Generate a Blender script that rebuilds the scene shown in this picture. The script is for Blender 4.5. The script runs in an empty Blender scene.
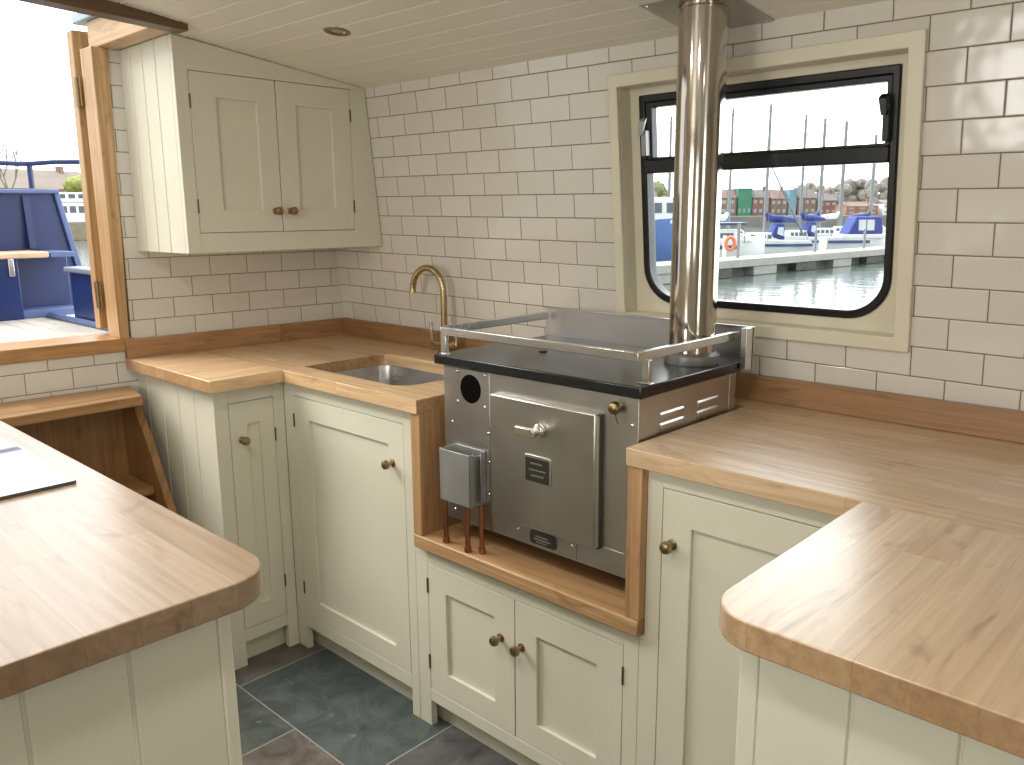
import bpy, bmesh, math, random
from mathutils import Vector, Matrix
C = bpy.context.scene.collection
SC = bpy.context.scene
PI = math.pi
random.seed(4)

# ------------------------------------------------------------------ helpers
class M:
    """collects shapes into one mesh; f maps local to world coordinates"""
    def __init__(s, f=None):
        s.bm = bmesh.new(); s.f = f
    def v(s, p):
        return s.bm.verts.new(s.f(*p) if s.f else p)
    def face(s, vs):
        try: return s.bm.faces.new(vs)
        except ValueError: return None
    def hexa(s, p):
        v = [s.v(q) for q in p]
        for a in ((0,3,2,1),(4,5,6,7),(0,1,5,4),(1,2,6,5),(2,3,7,6),(3,0,4,7)):
            s.face([v[i] for i in a])
        return s
    def box(s, x0,x1,y0,y1,z0,z1):
        if x0 > x1: x0, x1 = x1, x0
        if y0 > y1: y0, y1 = y1, y0
        if z0 > z1: z0, z1 = z1, z0
        return s.hexa([(x0,y0,z0),(x1,y0,z0),(x1,y1,z0),(x0,y1,z0),(x0,y0,z1),(x1,y0,z1),(x1,y1,z1),(x0,y1,z1)])
    def prism(s, pts, fn, a, b):
        """polygon pts (2-D) placed by fn(p, q, t), extruded t = a..b"""
        A = [s.v(fn(p[0],p[1],a)) for p in pts]; B = [s.v(fn(p[0],p[1],b)) for p in pts]
        n = len(pts)
        s.face(A[::-1]); s.face(B)
        for i in range(n): s.face([A[i],A[(i+1)%n],B[(i+1)%n],B[i]])
        return s
    def ring(s, outer, inner, fn, a, b):
        """frame between two outlines of equal count, extruded t = a..b"""
        n = len(outer)
        oa=[s.v(fn(*p,a)) for p in outer]; ob=[s.v(fn(*p,b)) for p in outer]
        ia=[s.v(fn(*p,a)) for p in inner]; ib=[s.v(fn(*p,b)) for p in inner]
        for i in range(n):
            j=(i+1)%n
            s.face([oa[i],oa[j],ia[j],ia[i]]); s.face([ob[i],ib[i],ib[j],ob[j]])
            s.face([oa[i],ob[i],ob[j],oa[j]]); s.face([ia[i],ia[j],ib[j],ib[i]])
        return s
    def tube(s, pts, r, n=12, cap=True):
        pts=[Vector(p) for p in pts]; rings=[]; rr = r if isinstance(r,(list,tuple)) else [r]*len(pts)
        up=None
        for i,p in enumerate(pts):
            t=(pts[min(i+1,len(pts)-1)]-pts[max(i-1,0)]).normalized()
            if up is None:
                up = Vector((0,0,1)) if abs(t.z)<.9 else Vector((1,0,0))
            a=(up-t*up.dot(t)).normalized(); up=a; b=t.cross(a)
            rings.append([s.v(p+(a*math.cos(2*PI*k/n)+b*math.sin(2*PI*k/n))*rr[i]) for k in range(n)])
        for i in range(len(rings)-1):
            for k in range(n):
                s.face([rings[i][k],rings[i][(k+1)%n],rings[i+1][(k+1)%n],rings[i+1][k]])
        if cap: s.face(rings[0][::-1]); s.face(rings[-1])
        return s
    def lathe(s, prof, o, axis=(0,0,1), n=20):
        """prof = (radius, distance along axis) pairs"""
        t=Vector(axis).normalized(); u=Vector((1,0,0)) if abs(t.x)<.9 else Vector((0,1,0))
        a=(u-t*u.dot(t)).normalized(); b=t.cross(a); o=Vector(o); rings=[]
        for r,h in prof:
            rings.append([s.v(o+t*h+(a*math.cos(2*PI*k/n)+b*math.sin(2*PI*k/n))*max(r,1e-4)) for k in range(n)])
        for i in range(len(rings)-1):
            for k in range(n): s.face([rings[i][k],rings[i][(k+1)%n],rings[i+1][(k+1)%n],rings[i+1][k]])
        s.face(rings[0][::-1]); s.face(rings[-1])
        return s
    def blob(s, c, r, sub=2, jit=.12, seed=0):
        rnd=random.Random(seed)
        g=bmesh.ops.create_icosphere(s.bm, subdivisions=sub, radius=1)
        rr = r if isinstance(r,(tuple,list)) else (r,r,r)
        for q in g['verts']:
            k=1+rnd.uniform(-jit,jit); q.co=Vector((c[0]+q.co.x*rr[0]*k,c[1]+q.co.y*rr[1]*k,c[2]+q.co.z*rr[2]*k))
        return s
    def build(s, name, mat, parent=None, bevel=0, smooth=30, seg=2, uv=None):
        bm=s.bm
        bmesh.ops.recalc_face_normals(bm, faces=bm.faces)
        me=bpy.data.meshes.new(name)
        if uv:
            L=bm.loops.layers.uv.new('UVMap')
            for f in bm.faces:
                for l in f.loops: l[L].uv=uv(l.vert.co)
        off=Vector((0,0,0)); q=parent
        while q is not None: off+=q.location; q=q.parent
        if off.length>0:
            for w in bm.verts: w.co-=off
        bm.to_mesh(me); bm.free()
        me.materials.append(mat)
        for p_ in me.polygons: p_.use_smooth=True
        me.set_sharp_from_angle(angle=math.radians(smooth))
        o=bpy.data.objects.new(name, me); C.objects.link(o)
        if parent is not None: o.parent=parent
        if bevel:
            b=o.modifiers.new('bevel','BEVEL'); b.width=bevel; b.segments=seg; b.limit_method='ANGLE'; b.angle_limit=math.radians(40)
            b.harden_normals=False
        return o

def tag(o, label, cat, group=None):
    o['label']=label; o['category']=cat
    if group: o['group']=group
    return o
def thing(name, loc, label, cat, group=None):
    o=bpy.data.objects.new(name,None); C.objects.link(o); o.location=loc; o.empty_display_size=.1
    return tag(o,label,cat,group)
def struct(o):
    o['kind']='structure'; return o
def rrect(x0,x1,y0,y1,r,n=8):
    """r = (tl,tr,br,bl) radii; anticlockwise from bottom left"""
    tl,tr,br,bl=[max(q,.0005) for q in (r if isinstance(r,(tuple,list)) else (r,)*4)]
    out=[]
    for cx,cy,rad,a0 in ((x0+bl,y0+bl,bl,PI),(x1-br,y0+br,br,1.5*PI),(x1-tr,y1-tr,tr,0),(x0+tl,y1-tl,tl,.5*PI)):
        for k in range(n+1):
            a=a0+.5*PI*k/n; out.append((cx+rad*math.cos(a),cy+rad*math.sin(a)))
    return out
XY=lambda p,q,t:(p,q,t)
def copy_tree(o, loc, label=None):
    c=o.copy(); C.objects.link(c); c.location=loc
    if label: c['label']=label
    for ch in o.children:
        d=ch.copy(); C.objects.link(d); d.parent=c
        for g in ch.children:
            e=g.copy(); C.objects.link(e); e.parent=d
    return c

# ------------------------------------------------------------------ materials
def mat(name):
    m=bpy.data.materials.new(name); m.use_nodes=True
    nt=m.node_tree; return m,nt,nt.nodes['Principled BSDF']
def N(nt,t,**k):
    n=nt.nodes.new(t)
    for a,b in k.items():
        if a in n.inputs: n.inputs[a].default_value=b
        else: setattr(n,a,b)
    return n
def simple(name,col,rough=.5,metal=0.,var=.06,scale=12,bump=.0,spec=.5,coat=0):
    m,nt,b=mat(name)
    tc=N(nt,'ShaderNodeTexCoord'); no=N(nt,'ShaderNodeTexNoise',Scale=scale,Detail=4.)
    nt.links.new(tc.outputs['Object'],no.inputs['Vector'])
    r=N(nt,'ShaderNodeValToRGB')
    r.color_ramp.elements[0].position=.3; r.color_ramp.elements[1].position=.7
    r.color_ramp.elements[0].color=(*[c*(1-var) for c in col],1); r.color_ramp.elements[1].color=(*[min(1,c*(1+var)) for c in col],1)
    nt.links.new(no.outputs['Fac'],r.inputs['Fac']); nt.links.new(r.outputs['Color'],b.inputs['Base Color'])
    b.inputs['Roughness'].default_value=rough; b.inputs['Metallic'].default_value=metal
    b.inputs['Specular IOR Level'].default_value=spec; b.inputs['Coat Weight'].default_value=coat
    if bump:
        bp=N(nt,'ShaderNodeBump',Strength=bump,Distance=.002)
        n2=N(nt,'ShaderNodeTexNoise',Scale=scale*6,Detail=3.)
        nt.links.new(tc.outputs['Object'],n2.inputs['Vector']); nt.links.new(n2.outputs['Fac'],bp.inputs['Height'])
        nt.links.new(bp.outputs['Normal'],b.inputs['Normal'])
    return m
def oak(name,axis,c1,c2,wid=.056,length=.42,rough=.34,seam=.22,grain=.27,phase=0.,coat=.0):
    m,nt,b=mat(name); L=nt.links.new
    tc=N(nt,'ShaderNodeTexCoord'); sp=N(nt,'ShaderNodeSeparateXYZ'); L(tc.outputs['Object'],sp.inputs[0])
    cb=N(nt,'ShaderNodeCombineXYZ')
    ad=N(nt,'ShaderNodeMath',operation='ADD'); ad.inputs[1].default_value=phase+20*wid
    if axis=='x': L(sp.outputs['X'],cb.inputs['X']); L(sp.outputs['Y'],ad.inputs[0])
    elif axis=='y': L(sp.outputs['Y'],cb.inputs['X']); L(sp.outputs['X'],ad.inputs[0])
    else:
        L(sp.outputs['Z'],cb.inputs['X']); a2=N(nt,'ShaderNodeMath',operation='ADD')
        L(sp.outputs['X'],a2.inputs[0]); L(sp.outputs['Y'],a2.inputs[1]); L(a2.outputs[0],ad.inputs[0])
    L(ad.outputs[0],cb.inputs['Y'])
    if axis in('x','y'): L(sp.outputs['Z'],cb.inputs['Z'])
    br=N(nt,'ShaderNodeTexBrick',offset=.37,offset_frequency=2,squash=1.0)
    br.inputs['Scale'].default_value=1; br.inputs['Brick Width'].default_value=length; br.inputs['Row Height'].default_value=wid
    br.inputs['Mortar Size'].default_value=.0004; br.inputs['Mortar Smooth'].default_value=.1; br.inputs['Bias'].default_value=0
    br.inputs['Color1'].default_value=(*c1,1); br.inputs['Color2'].default_value=(*c2,1)
    mid=[(x+y)*.5*(1-seam) for x,y in zip(c1,c2)]; br.inputs['Mortar'].default_value=(*mid,1)
    L(cb.outputs[0],br.inputs['Vector'])
    def stretched(sx,sy,scale,detail,dist):
        mp=N(nt,'ShaderNodeMapping'); mp.inputs['Scale'].default_value=(sx,sy,sy)
        off=N(nt,'ShaderNodeVectorMath',operation='MULTIPLY_ADD'); off.inputs[1].default_value=(3.1,3.1,3.1)
        L(br.outputs['Color'],off.inputs[0]); L(cb.outputs[0],off.inputs[2])
        L(off.outputs[0],mp.inputs['Vector'])
        n=N(nt,'ShaderNodeTexNoise',Scale=scale,Detail=detail,Distortion=dist); L(mp.outputs[0],n.inputs['Vector']); return n
    g=stretched(1.6,38,2.2,5.,.6)
    r=N(nt,'ShaderNodeValToRGB'); r.color_ramp.elements[0].position=.32; r.color_ramp.elements[1].position=.68
    k=1-grain; r.color_ramp.elements[0].color=(k,k*.96,k*.9,1); r.color_ramp.elements[1].color=(1.06,1.06,1.06,1)
    L(g.outputs['Fac'],r.inputs['Fac'])
    mx=N(nt,'ShaderNodeMix',data_type='RGBA',blend_type='MULTIPLY'); mx.inputs['Factor'].default_value=1
    L(br.outputs['Color'],mx.inputs['A']); L(r.outputs['Color'],mx.inputs['B'])
    g2=stretched(4,14,1.6,3.,1.2)
    r2=N(nt,'ShaderNodeValToRGB'); r2.color_ramp.elements[0].position=.27; r2.color_ramp.elements[1].position=.42
    r2.color_ramp.elements[0].color=(.66,.58,.5,1); r2.color_ramp.elements[1].color=(1,1,1,1); L(g2.outputs['Fac'],r2.inputs['Fac'])
    mx2=N(nt,'ShaderNodeMix',data_type='RGBA',blend_type='MULTIPLY'); mx2.inputs['Factor'].default_value=.8
    L(mx.outputs['Result'],mx2.inputs['A']); L(r2.outputs['Color'],mx2.inputs['B'])
    # end grain is darker than side grain
    sn=N(nt,'ShaderNodeSeparateXYZ'); L(tc.outputs['Normal'],sn.inputs[0]); ab=N(nt,'ShaderNodeMath',operation='ABSOLUTE'); L(sn.outputs[axis.upper()],ab.inputs[0])
    er=N(nt,'ShaderNodeMapRange',interpolation_type='SMOOTHSTEP'); er.inputs['From Min'].default_value=.55; er.inputs['From Max'].default_value=.95; L(ab.outputs[0],er.inputs['Value'])
    mx3=N(nt,'ShaderNodeMix',data_type='RGBA',blend_type='MULTIPLY'); mx3.inputs['B'].default_value=(.64,.55,.46,1); L(er.outputs[0],mx3.inputs['Factor']); L(mx2.outputs['Result'],mx3.inputs['A'])
    L(mx3.outputs['Result'],b.inputs['Base Color'])
    b.inputs['Roughness'].default_value=rough; b.inputs['Coat Weight'].default_value=coat; b.inputs['Coat Roughness'].default_value=.26
    bp=N(nt,'ShaderNodeBump',Strength=.12,Distance=.001); L(g.outputs['Fac'],bp.inputs['Height']); L(bp.outputs['Normal'],b.inputs['Normal'])
    return m
def tiles(name):
    m,nt,b=mat(name); L=nt.links.new
    uv=N(nt,'ShaderNodeUVMap')
    br=N(nt,'ShaderNodeTexBrick',offset=.5,offset_frequency=2,squash=1.0)
    br.inputs['Scale'].default_value=1; br.inputs['Brick Width'].default_value=2.1; br.inputs['Row Height'].default_value=1
    br.inputs['Mortar Size'].default_value=.019; br.inputs['Mortar Smooth'].default_value=.15
    br.inputs['Color1'].default_value=(.67,.645,.58,1); br.inputs['Color2'].default_value=(.63,.60,.535,1)
    br.inputs['Mortar'].default_value=(.21,.155,.12,1)
    L(uv.outputs[0],br.inputs['Vector']); L(br.outputs['Color'],b.inputs['Base Color'])
    # glazed body smooth, grout rough
    mr=N(nt,'ShaderNodeMapRange'); mr.inputs['To Min'].default_value=.12; mr.inputs['To Max'].default_value=.85
    L(br.outputs['Fac'],mr.inputs['Value']); L(mr.outputs[0],b.inputs['Roughness'])
    # slightly domed, bevelled tile body
    b2=N(nt,'ShaderNodeTexBrick',offset=.5,offset_frequency=2,squash=1.0)
    b2.inputs['Scale'].default_value=1; b2.inputs['Brick Width'].default_value=2.1; b2.inputs['Row Height'].default_value=1
    b2.inputs['Mortar Size'].default_value=.045; b2.inputs['Mortar Smooth'].default_value=1.
    L(uv.outputs[0],b2.inputs['Vector'])
    no=N(nt,'ShaderNodeTexNoise',Scale=.9,Detail=1.); L(uv.outputs[0],no.inputs['Vector'])
    ml_=N(nt,'ShaderNodeMath',operation='MULTIPLY_ADD'); ml_.inputs[1].default_value=-1.; L(b2.outputs['Fac'],ml_.inputs[0])
    m2=N(nt,'ShaderNodeMath',operation='MULTIPLY'); m2.inputs[1].default_value=1.2; L(no.outputs['Fac'],m2.inputs[0]); L(m2.outputs[0],ml_.inputs[2])
    bp=N(nt,'ShaderNodeBump',Strength=.5,Distance=.0025); L(ml_.outputs[0],bp.inputs['Height']); L(bp.outputs['Normal'],b.inputs['Normal'])
    return m
def slate(name):
    m,nt,b=mat(name); L=nt.links.new
    uv=N(nt,'ShaderNodeUVMap')
    br=N(nt,'ShaderNodeTexBrick',offset=.5,offset_frequency=2,squash=1.0)
    br.inputs['Scale'].default_value=1; br.inputs['Brick Width'].default_value=.592; br.inputs['Row Height'].default_value=.33
    br.inputs['Mortar Size'].default_value=.0021; br.inputs['Mortar Smooth'].default_value=.1
    br.inputs['Color1'].default_value=(0,0,0,1); br.inputs['Color2'].default_value=(1,1,1,1); br.inputs['Mortar'].default_value=(.5,.5,.5,1)
    L(uv.outputs[0],br.inputs['Vector'])
    rc=N(nt,'ShaderNodeValToRGB'); e=rc.color_ramp.elements
    e[0].position=.0; e[0].color=(.088,.105,.096,1); e[1].position=.3; e[1].color=(.075,.095,.088,1)
    q=e.new(.6); q.color=(.075,.092,.105,1); q=e.new(.80); q.color=(.15,.125,.105,1)
    L(br.outputs['Color'],rc.inputs['Fac'])
    no=N(nt,'ShaderNodeTexNoise',Scale=7.,Detail=12.,Roughness=.62,Distortion=1.6); L(uv.outputs[0],no.inputs['Vector'])
    rn=N(nt,'ShaderNodeValToRGB'); rn.color_ramp.elements[0].position=.3; rn.color_ramp.elements[1].position=.75
    rn.color_ramp.elements[0].color=(.42,.43,.44,1); rn.color_ramp.elements[1].color=(1.5,1.48,1.4,1); L(no.outputs['Fac'],rn.inputs['Fac'])
    mx=N(nt,'ShaderNodeMix',data_type='RGBA',blend_type='MULTIPLY'); mx.inputs['Factor'].default_value=1.
    L(rc.outputs['Color'],mx.inputs['A']); L(rn.outputs['Color'],mx.inputs['B'])
    # pale mineral flecks
    vo=N(nt,'ShaderNodeTexNoise',Scale=14.,Detail=6.,Distortion=2.); L(uv.outputs[0],vo.inputs['Vector'])
    rv=N(nt,'ShaderNodeValToRGB'); rv.color_ramp.elements[0].position=.68; rv.color_ramp.elements[1].position=.76
    L(vo.outputs['Fac'],rv.inputs['Fac'])
    mf=N(nt,'ShaderNodeMix',data_type='RGBA'); mf.inputs['B'].default_value=(.34,.36,.35,1); L(mx.outputs['Result'],mf.inputs['A'])
    fa=N(nt,'ShaderNodeMath',operation='MULTIPLY'); fa.inputs[1].default_value=.45; L(rv.outputs['Color'],fa.inputs[0]); L(fa.outputs[0],mf.inputs['Factor'])
    mg=N(nt,'ShaderNodeMix',data_type='RGBA'); mg.inputs['B'].default_value=(.33,.32,.295,1)
    L(mf.outputs['Result'],mg.inputs['A']); L(br.outputs['Fac'],mg.inputs['Factor']); L(mg.outputs['Result'],b.inputs['Base Color'])
    b.inputs['Roughness'].default_value=.5
    ad=N(nt,'ShaderNodeMath',operation='MULTIPLY_ADD'); ad.inputs[1].default_value=-.6; L(br.outputs['Fac'],ad.inputs[0]); L(no.outputs['Fac'],ad.inputs[2])
    bp=N(nt,'ShaderNodeBump',Strength=.75,Distance=.008); L(ad.outputs[0],bp.inputs['Height']); L(bp.outputs['Normal'],b.inputs['Normal'])
    return m
def brushed(name,col,rough,axis='x',bump=.05,streak=.12,rv=.14):
    m,nt,b=mat(name); L=nt.links.new
    tc=N(nt,'ShaderNodeTexCoord'); mp=N(nt,'ShaderNodeMapping')
    mp.inputs['Scale'].default_value={'x':(2,90,90),'y':(90,2,90),'z':(90,90,2)}[axis]
    L(tc.outputs['Object'],mp.inputs['Vector']); n=N(nt,'ShaderNodeTexNoise',Scale=3.,Detail=4.); L(mp.outputs[0],n.inputs['Vector'])
    n2=N(nt,'ShaderNodeTexNoise',Scale=5.,Detail=3.,Distortion=.8); L(tc.outputs['Object'],n2.inputs['Vector'])
    ad=N(nt,'ShaderNodeMath',operation='ADD'); L(n.outputs['Fac'],ad.inputs[0]); L(n2.outputs['Fac'],ad.inputs[1])
    mr=N(nt,'ShaderNodeMapRange'); mr.inputs['From Min'].default_value=.6; mr.inputs['From Max'].default_value=1.4
    mr.inputs['To Min'].default_value=max(.03,rough*(1-rv)); mr.inputs['To Max'].default_value=rough*(1+rv)
    L(ad.outputs[0],mr.inputs['Value']); L(mr.outputs[0],b.inputs['Roughness'])
    r=N(nt,'ShaderNodeValToRGB'); r.color_ramp.elements[0].color=(*[c*(1-streak) for c in col],1); r.color_ramp.elements[1].color=(*[min(1,c*(1+streak)) for c in col],1)
    r.color_ramp.elements[0].position=.3; r.color_ramp.elements[1].position=.7
    L(n2.outputs['Fac'],r.inputs['Fac']); L(r.outputs['Color'],b.inputs['Base Color']); b.inputs['Metallic'].default_value=1
    if bump:
        bp=N(nt,'ShaderNodeBump',Strength=bump,Distance=.001); L(n.outputs['Fac'],bp.inputs['Height']); L(bp.outputs['Normal'],b.inputs['Normal'])
    return m
def glass(name):
    m=bpy.data.materials.new(name); m.use_nodes=True; nt=m.node_tree; nt.nodes.clear(); L=nt.links.new
    out=N(nt,'ShaderNodeOutputMaterial'); t=N(nt,'ShaderNodeBsdfTransparent'); g=N(nt,'ShaderNodeBsdfGlossy'); g.inputs['Roughness'].default_value=.01
    t.inputs['Color'].default_value=(.97,.985,.98,1)
    fr=N(nt,'ShaderNodeFresnel'); fr.inputs['IOR'].default_value=1.45
    no=N(nt,'ShaderNodeTexNoise',Scale=2.); tc=N(nt,'ShaderNodeTexCoord'); L(tc.outputs['Object'],no.inputs['Vector'])
    mr=N(nt,'ShaderNodeMapRange'); mr.inputs['To Min'].default_value=.9; mr.inputs['To Max'].default_value=1.; L(no.outputs['Fac'],mr.inputs['Value'])
    ml_=N(nt,'ShaderNodeMath',operation='MULTIPLY'); L(fr.outputs[0],ml_.inputs[0]); L(mr.outputs[0],ml_.inputs[1])
    mx=N(nt,'ShaderNodeMixShader'); L(ml_.outputs[0],mx.inputs[0]); L(t.outputs[0],mx.inputs[1]); L(g.outputs[0],mx.inputs[2]); L(mx.outputs[0],out.inputs[0])
    return m

CREAM=simple('cream_paint',(.66,.635,.515),.42,var=.02,scale=6,bump=.03)
CEIL=simple('ceiling_paint',(.84,.82,.725),.45,var=.02,scale=4)
TRIM=simple('window_trim_paint',(.70,.65,.51),.35,var=.03,scale=6)
TILE=tiles('white_metro_tiles')
SLATE=slate('riven_slate_tiles')
OC1,OC2=(.69,.46,.25),(.76,.535,.315)
OAKX=oak('oak_worktop_grain_x','x',OC1,OC2,coat=.45)
OAKY=oak('oak_worktop_grain_y','y',OC1,OC2,coat=.45)
MAPX=oak('pale_worktop_grain_x','x',(.58,.40,.245),(.68,.495,.315),grain=.2,coat=.45)
MAPY=oak('pale_worktop_grain_y','y',(.60,.42,.265),(.77,.595,.415),wid=.058,length=.62,grain=.2,phase=.013,coat=.85)
POSTZ=oak('oak_post','z',(.43,.25,.12),(.52,.31,.16),wid=.09,length=2,rough=.4)
POSTX=oak('oak_board_x','x',(.47,.285,.14),(.56,.36,.19),wid=.11,length=3,rough=.38)
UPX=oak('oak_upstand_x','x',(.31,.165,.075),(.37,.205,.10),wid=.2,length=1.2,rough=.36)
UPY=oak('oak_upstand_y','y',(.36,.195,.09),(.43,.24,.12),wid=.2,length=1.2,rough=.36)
JAMB=oak('varnished_oak_z','z',(.50,.31,.145),(.57,.36,.18),wid=.12,length=3,rough=.28,grain=.3)
JAMBX=oak('varnished_oak_x','x',(.56,.37,.20),(.61,.42,.24),wid=.2,length=3,rough=.28,grain=.2)
JAMBY=oak('varnished_oak_y','y',(.33,.175,.07),(.40,.22,.09),wid=.12,length=3,rough=.3)
STEPY=oak('step_oak_y','y',(.36,.20,.08),(.45,.26,.11),wid=.1,length=3,rough=.38)
STEPZ=oak('step_oak_z','z',(.27,.135,.05),(.33,.175,.065),wid=.09,length=3,rough=.4)
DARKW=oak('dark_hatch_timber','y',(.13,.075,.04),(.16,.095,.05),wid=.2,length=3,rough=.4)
STEEL=brushed('brushed_stainless',(.58,.565,.54),.36,'z',bump=0,streak=.07)
STEELD=brushed('worn_stainless_door',(.56,.54,.50),.34,'x',bump=0,streak=.12)
SATIN=brushed('satin_stainless_rail',(.68,.68,.67),.25,'x',bump=0,streak=.05)
POLISH=brushed('polished_flue',(.50,.455,.40),.09,'z',bump=.0,streak=.06)
SINKM=brushed('sink_steel',(.60,.60,.60),.3,'x',bump=0)
CAST=simple('blackened_hotplate',(.010,.011,.012),.22,var=.25,scale=20,bump=.1,spec=.6)
BLACK=simple('black_aluminium',(.007,.008,.009),.27,var=.1)
DARK=simple('hollow_shade',(.006,.006,.006),.9,spec=0.)  # near-black stand-in for shade inside hollows
BRASS=brushed('aged_brass',(.34,.25,.13),.34,'z',bump=.02,streak=.2)
GOLD=brushed('antique_gold_tap',(.46,.36,.19),.24,'z',bump=.0)
COPPER=brushed('copper_pipe',(.45,.20,.11),.35,'z')
HINGE=simple('dark_hinge',(.12,.09,.06),.45,metal=.5)
GREY=brushed('grey_steel_box',(.58,.58,.57),.5,'z',bump=0,streak=.06)
BADGE=simple('badge_black',(.03,.028,.025),.35)
CHROME=brushed('chrome',(.74,.73,.70),.12,'x',bump=0)
HOB=simple('hob_glass',(.02,.022,.025),.05,var=.02,spec=1.,coat=1.)
GLASS=glass('window_glass')
RUBBER=simple('rubber_strip',(.12,.10,.09),.7)

# ------------------------------------------------------------------ room geometry constants
ML,KW,LEAN=.0766,-.0078,.0964
def WY(x,z): return KW*x-LEAN*(z-.99)          # inner face of the leaning hull-side wall
def WM(x,z,d): return (x,WY(x,z)+d,z)          # d > 0 goes outboard
def LM(d,y,z): return (ML*y+d,y,z)             # bulkhead, d < 0 goes aft
TILT=.0075
def ZX(x,y): return ZC(y)-TILT*(x-.3)
def ZC(y):
    t=-y-.075
    if t<.8: return 1.752+.128*t
    u=min((t-.8)/.6,1.); z=1.8544+.0768*(u-.5*u*u)
    if t>1.4:
        w=t-1.4; z-=.06*w*w
    return z
uvw=lambda p:((p.x-2.052)/.1370*2.1+1.05+21*4,(p.z+.0105*(p.x-.1)-(1.002+.0105*1.93))/.0637+40)
uvl=lambda p:((p.y+.629)/.1296*2.1+1.05+21*8,(p.z-1.2129)/.0648+41)

SLS=10
# floor
m=M(); m.box(-.1,4.4,-3.05,.08,-.05,0)
struct(m.build('floor',SLATE,uv=lambda p:(p.x-.537+.592*3.0,p.y+.8+.33*20-.33-.66*SLS)))

# hull-side wall with its window opening
m=M(lambda x,z,d:WM(x,z,d))
for x0,x1,z0,z1 in ((-.06,1.30,0,1.95),(2.03,4.4,0,1.95),(1.30,2.03,0,1.068),(1.30,2.03,1.664,1.95)):
    m.box(x0,x1,z0,z1,0,.10)
struct(m.build('wall_back',TILE,uv=uvw))
# bulkhead with the doorway
m=M(LM)
m.hexa([(-.12,-.781,0),(0,-.781,0),(0,.12,0),(-.12,.12,0),(-.12,-.760,1.95),(0,-.760,1.95),(0,.12,1.95),(-.12,.12,1.95)]); m.box(-.12,0,-1.95,-.7815,0,.927); m.box(-.02,-.0003,-.7815,-.74,0,.964); m.box(-.12,0,-3.05,-1.95,0,1.95)
struct(m.build('wall_left',TILE,uv=uvl))
m=M(); m.box(4.4,4.5,-3.1,.12,0,2.0); struct(m.build('wall_right',CREAM))
m=M()
for x0,x1,z0,z1 in ((-.2,1.25,0,2),(1.25,2.0,0,1.05),(1.25,2.0,1.66,2),(2.0,2.75,0,2),(2.75,3.5,0,1.05),(2.75,3.5,1.66,2),(3.5,4.5,0,2)):
    m.box(x0,x1,-3.13,-3.05,z0,z1)
struct(m.build('wall_front',CREAM))

# ceiling: planked, cambered, open at the hatch
def ceil_piece(m,x0,x1,ya,yb):
    ys=[ya]; y=-.29+.0776*40
    g=[]
    while y>yb-.1:
        if yb<y<ya: g.append(y)
        y-=.0776
    prof=[(ya,ZC(ya))]
    for y in g: prof+= [(y+.0035,ZC(y)),(y,ZC(y)+.005),(y-.0035,ZC(y))]
    prof.append((yb,ZC(yb)))
    ta,tb=TILT*(x0-.3),TILT*(x1-.3)
    a=[m.v((x0,p,q-ta)) for p,q in prof]; b=[m.v((x1,p,q-tb)) for p,q in prof]
    at=[m.v((x0,p,q-ta+.05)) for p,q in prof]; bt=[m.v((x1,p,q-tb+.05)) for p,q in prof]
    n=len(prof)
    for i in range(n-1):
        m.face([a[i],b[i],b[i+1],a[i+1]]); m.face([at[i],at[i+1],bt[i+1],bt[i]])
        m.face([a[i],a[i+1],at[i+1],at[i]]); m.face([b[i],bt[i],bt[i+1],b[i+1]])
    m.face([a[0],at[0],bt[0],b[0]]); m.face([a[-1],b[-1],bt[-1],at[-1]])
m=M(); ceil_piece(m,.41,4.45,.05,-3.1); ceil_piece(m,-.12,.41,.05,-.755); ceil_piece(m,-.12,.41,-1.95,-3.1)
struct(m.build('ceiling',CEIL,smooth=20))

# hatch lining
m=M(); m.hexa([(-.125,-.785,ZC(-.785)-.006),(.362,-.785,ZC(-.785)-.006),(.362,-.735,ZC(-.735)-.006),(-.14,-.735,ZC(-.735)-.006),
               (-.125,-.785,1.915),(.362,-.785,1.915),(.362,-.757,1.915),(-.14,-.757,1.915)])
o=m.build('trim_1',JAMBX,bevel=.002); struct(o)
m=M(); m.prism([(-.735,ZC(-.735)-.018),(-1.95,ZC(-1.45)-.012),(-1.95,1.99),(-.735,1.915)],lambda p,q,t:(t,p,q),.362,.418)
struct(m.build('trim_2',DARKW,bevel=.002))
# blue-grey steel runner on the roof edge beside the hatch
m=M(); m.box(-.20,.12,-.80,-.70,1.917,1.945); struct(m.build('trim_3',simple('grey_blue_steel',(.36,.45,.52),.4,var=.05),bevel=.004))

# doorway lining
m=M(LM); m.hexa([(-.082,-.809,.966),(.008,-.809,.966),(.008,-.780,.966),(-.082,-.780,.966),(-.082,-.806,1.838),(.008,-.806,1.836),(.008,-.759,1.836),(-.082,-.759,1.838)])
struct(m.build('trim_4',JAMB,bevel=.002))
m=M(LM); m.box(-.16,.010,-1.95,-.768,.924,.966)
struct(m.build('trim_5',oak('sill_oak','y',(.42,.23,.09),(.50,.28,.115),wid=.2,length=3,rough=.3),bevel=.003))

# the aft door, folded outward on its hinges
m=M(LM); m.hexa([(-.168,-.815,.985),(-.125,-.815,.985),(-.125,-.40,.985),(-.168,-.40,.985),(-.168,-.808,1.90),(-.125,-.808,1.90),(-.125,-.40,1.90),(-.168,-.40,1.90)])
dr=m.build('door_1',JAMB,bevel=.003); struct(dr)
for z in (1.055,1.675):
    m=M(LM); m.tube([LM(-.121,-.827,z),LM(-.121,-.827,z+.085)],.0055,10)  if 0 else None
    yh=-.815+.0077*(z-.985)-.003; m.box(-.1295,-.084,yh-.001,yh+.002,z,z+.085); m.f=None; m.tube([LM(-.104,yh-.003,z),LM(-.104,yh-.003,z+.085)],.005,10); m.build('hinge',BRASS,dr)

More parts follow.
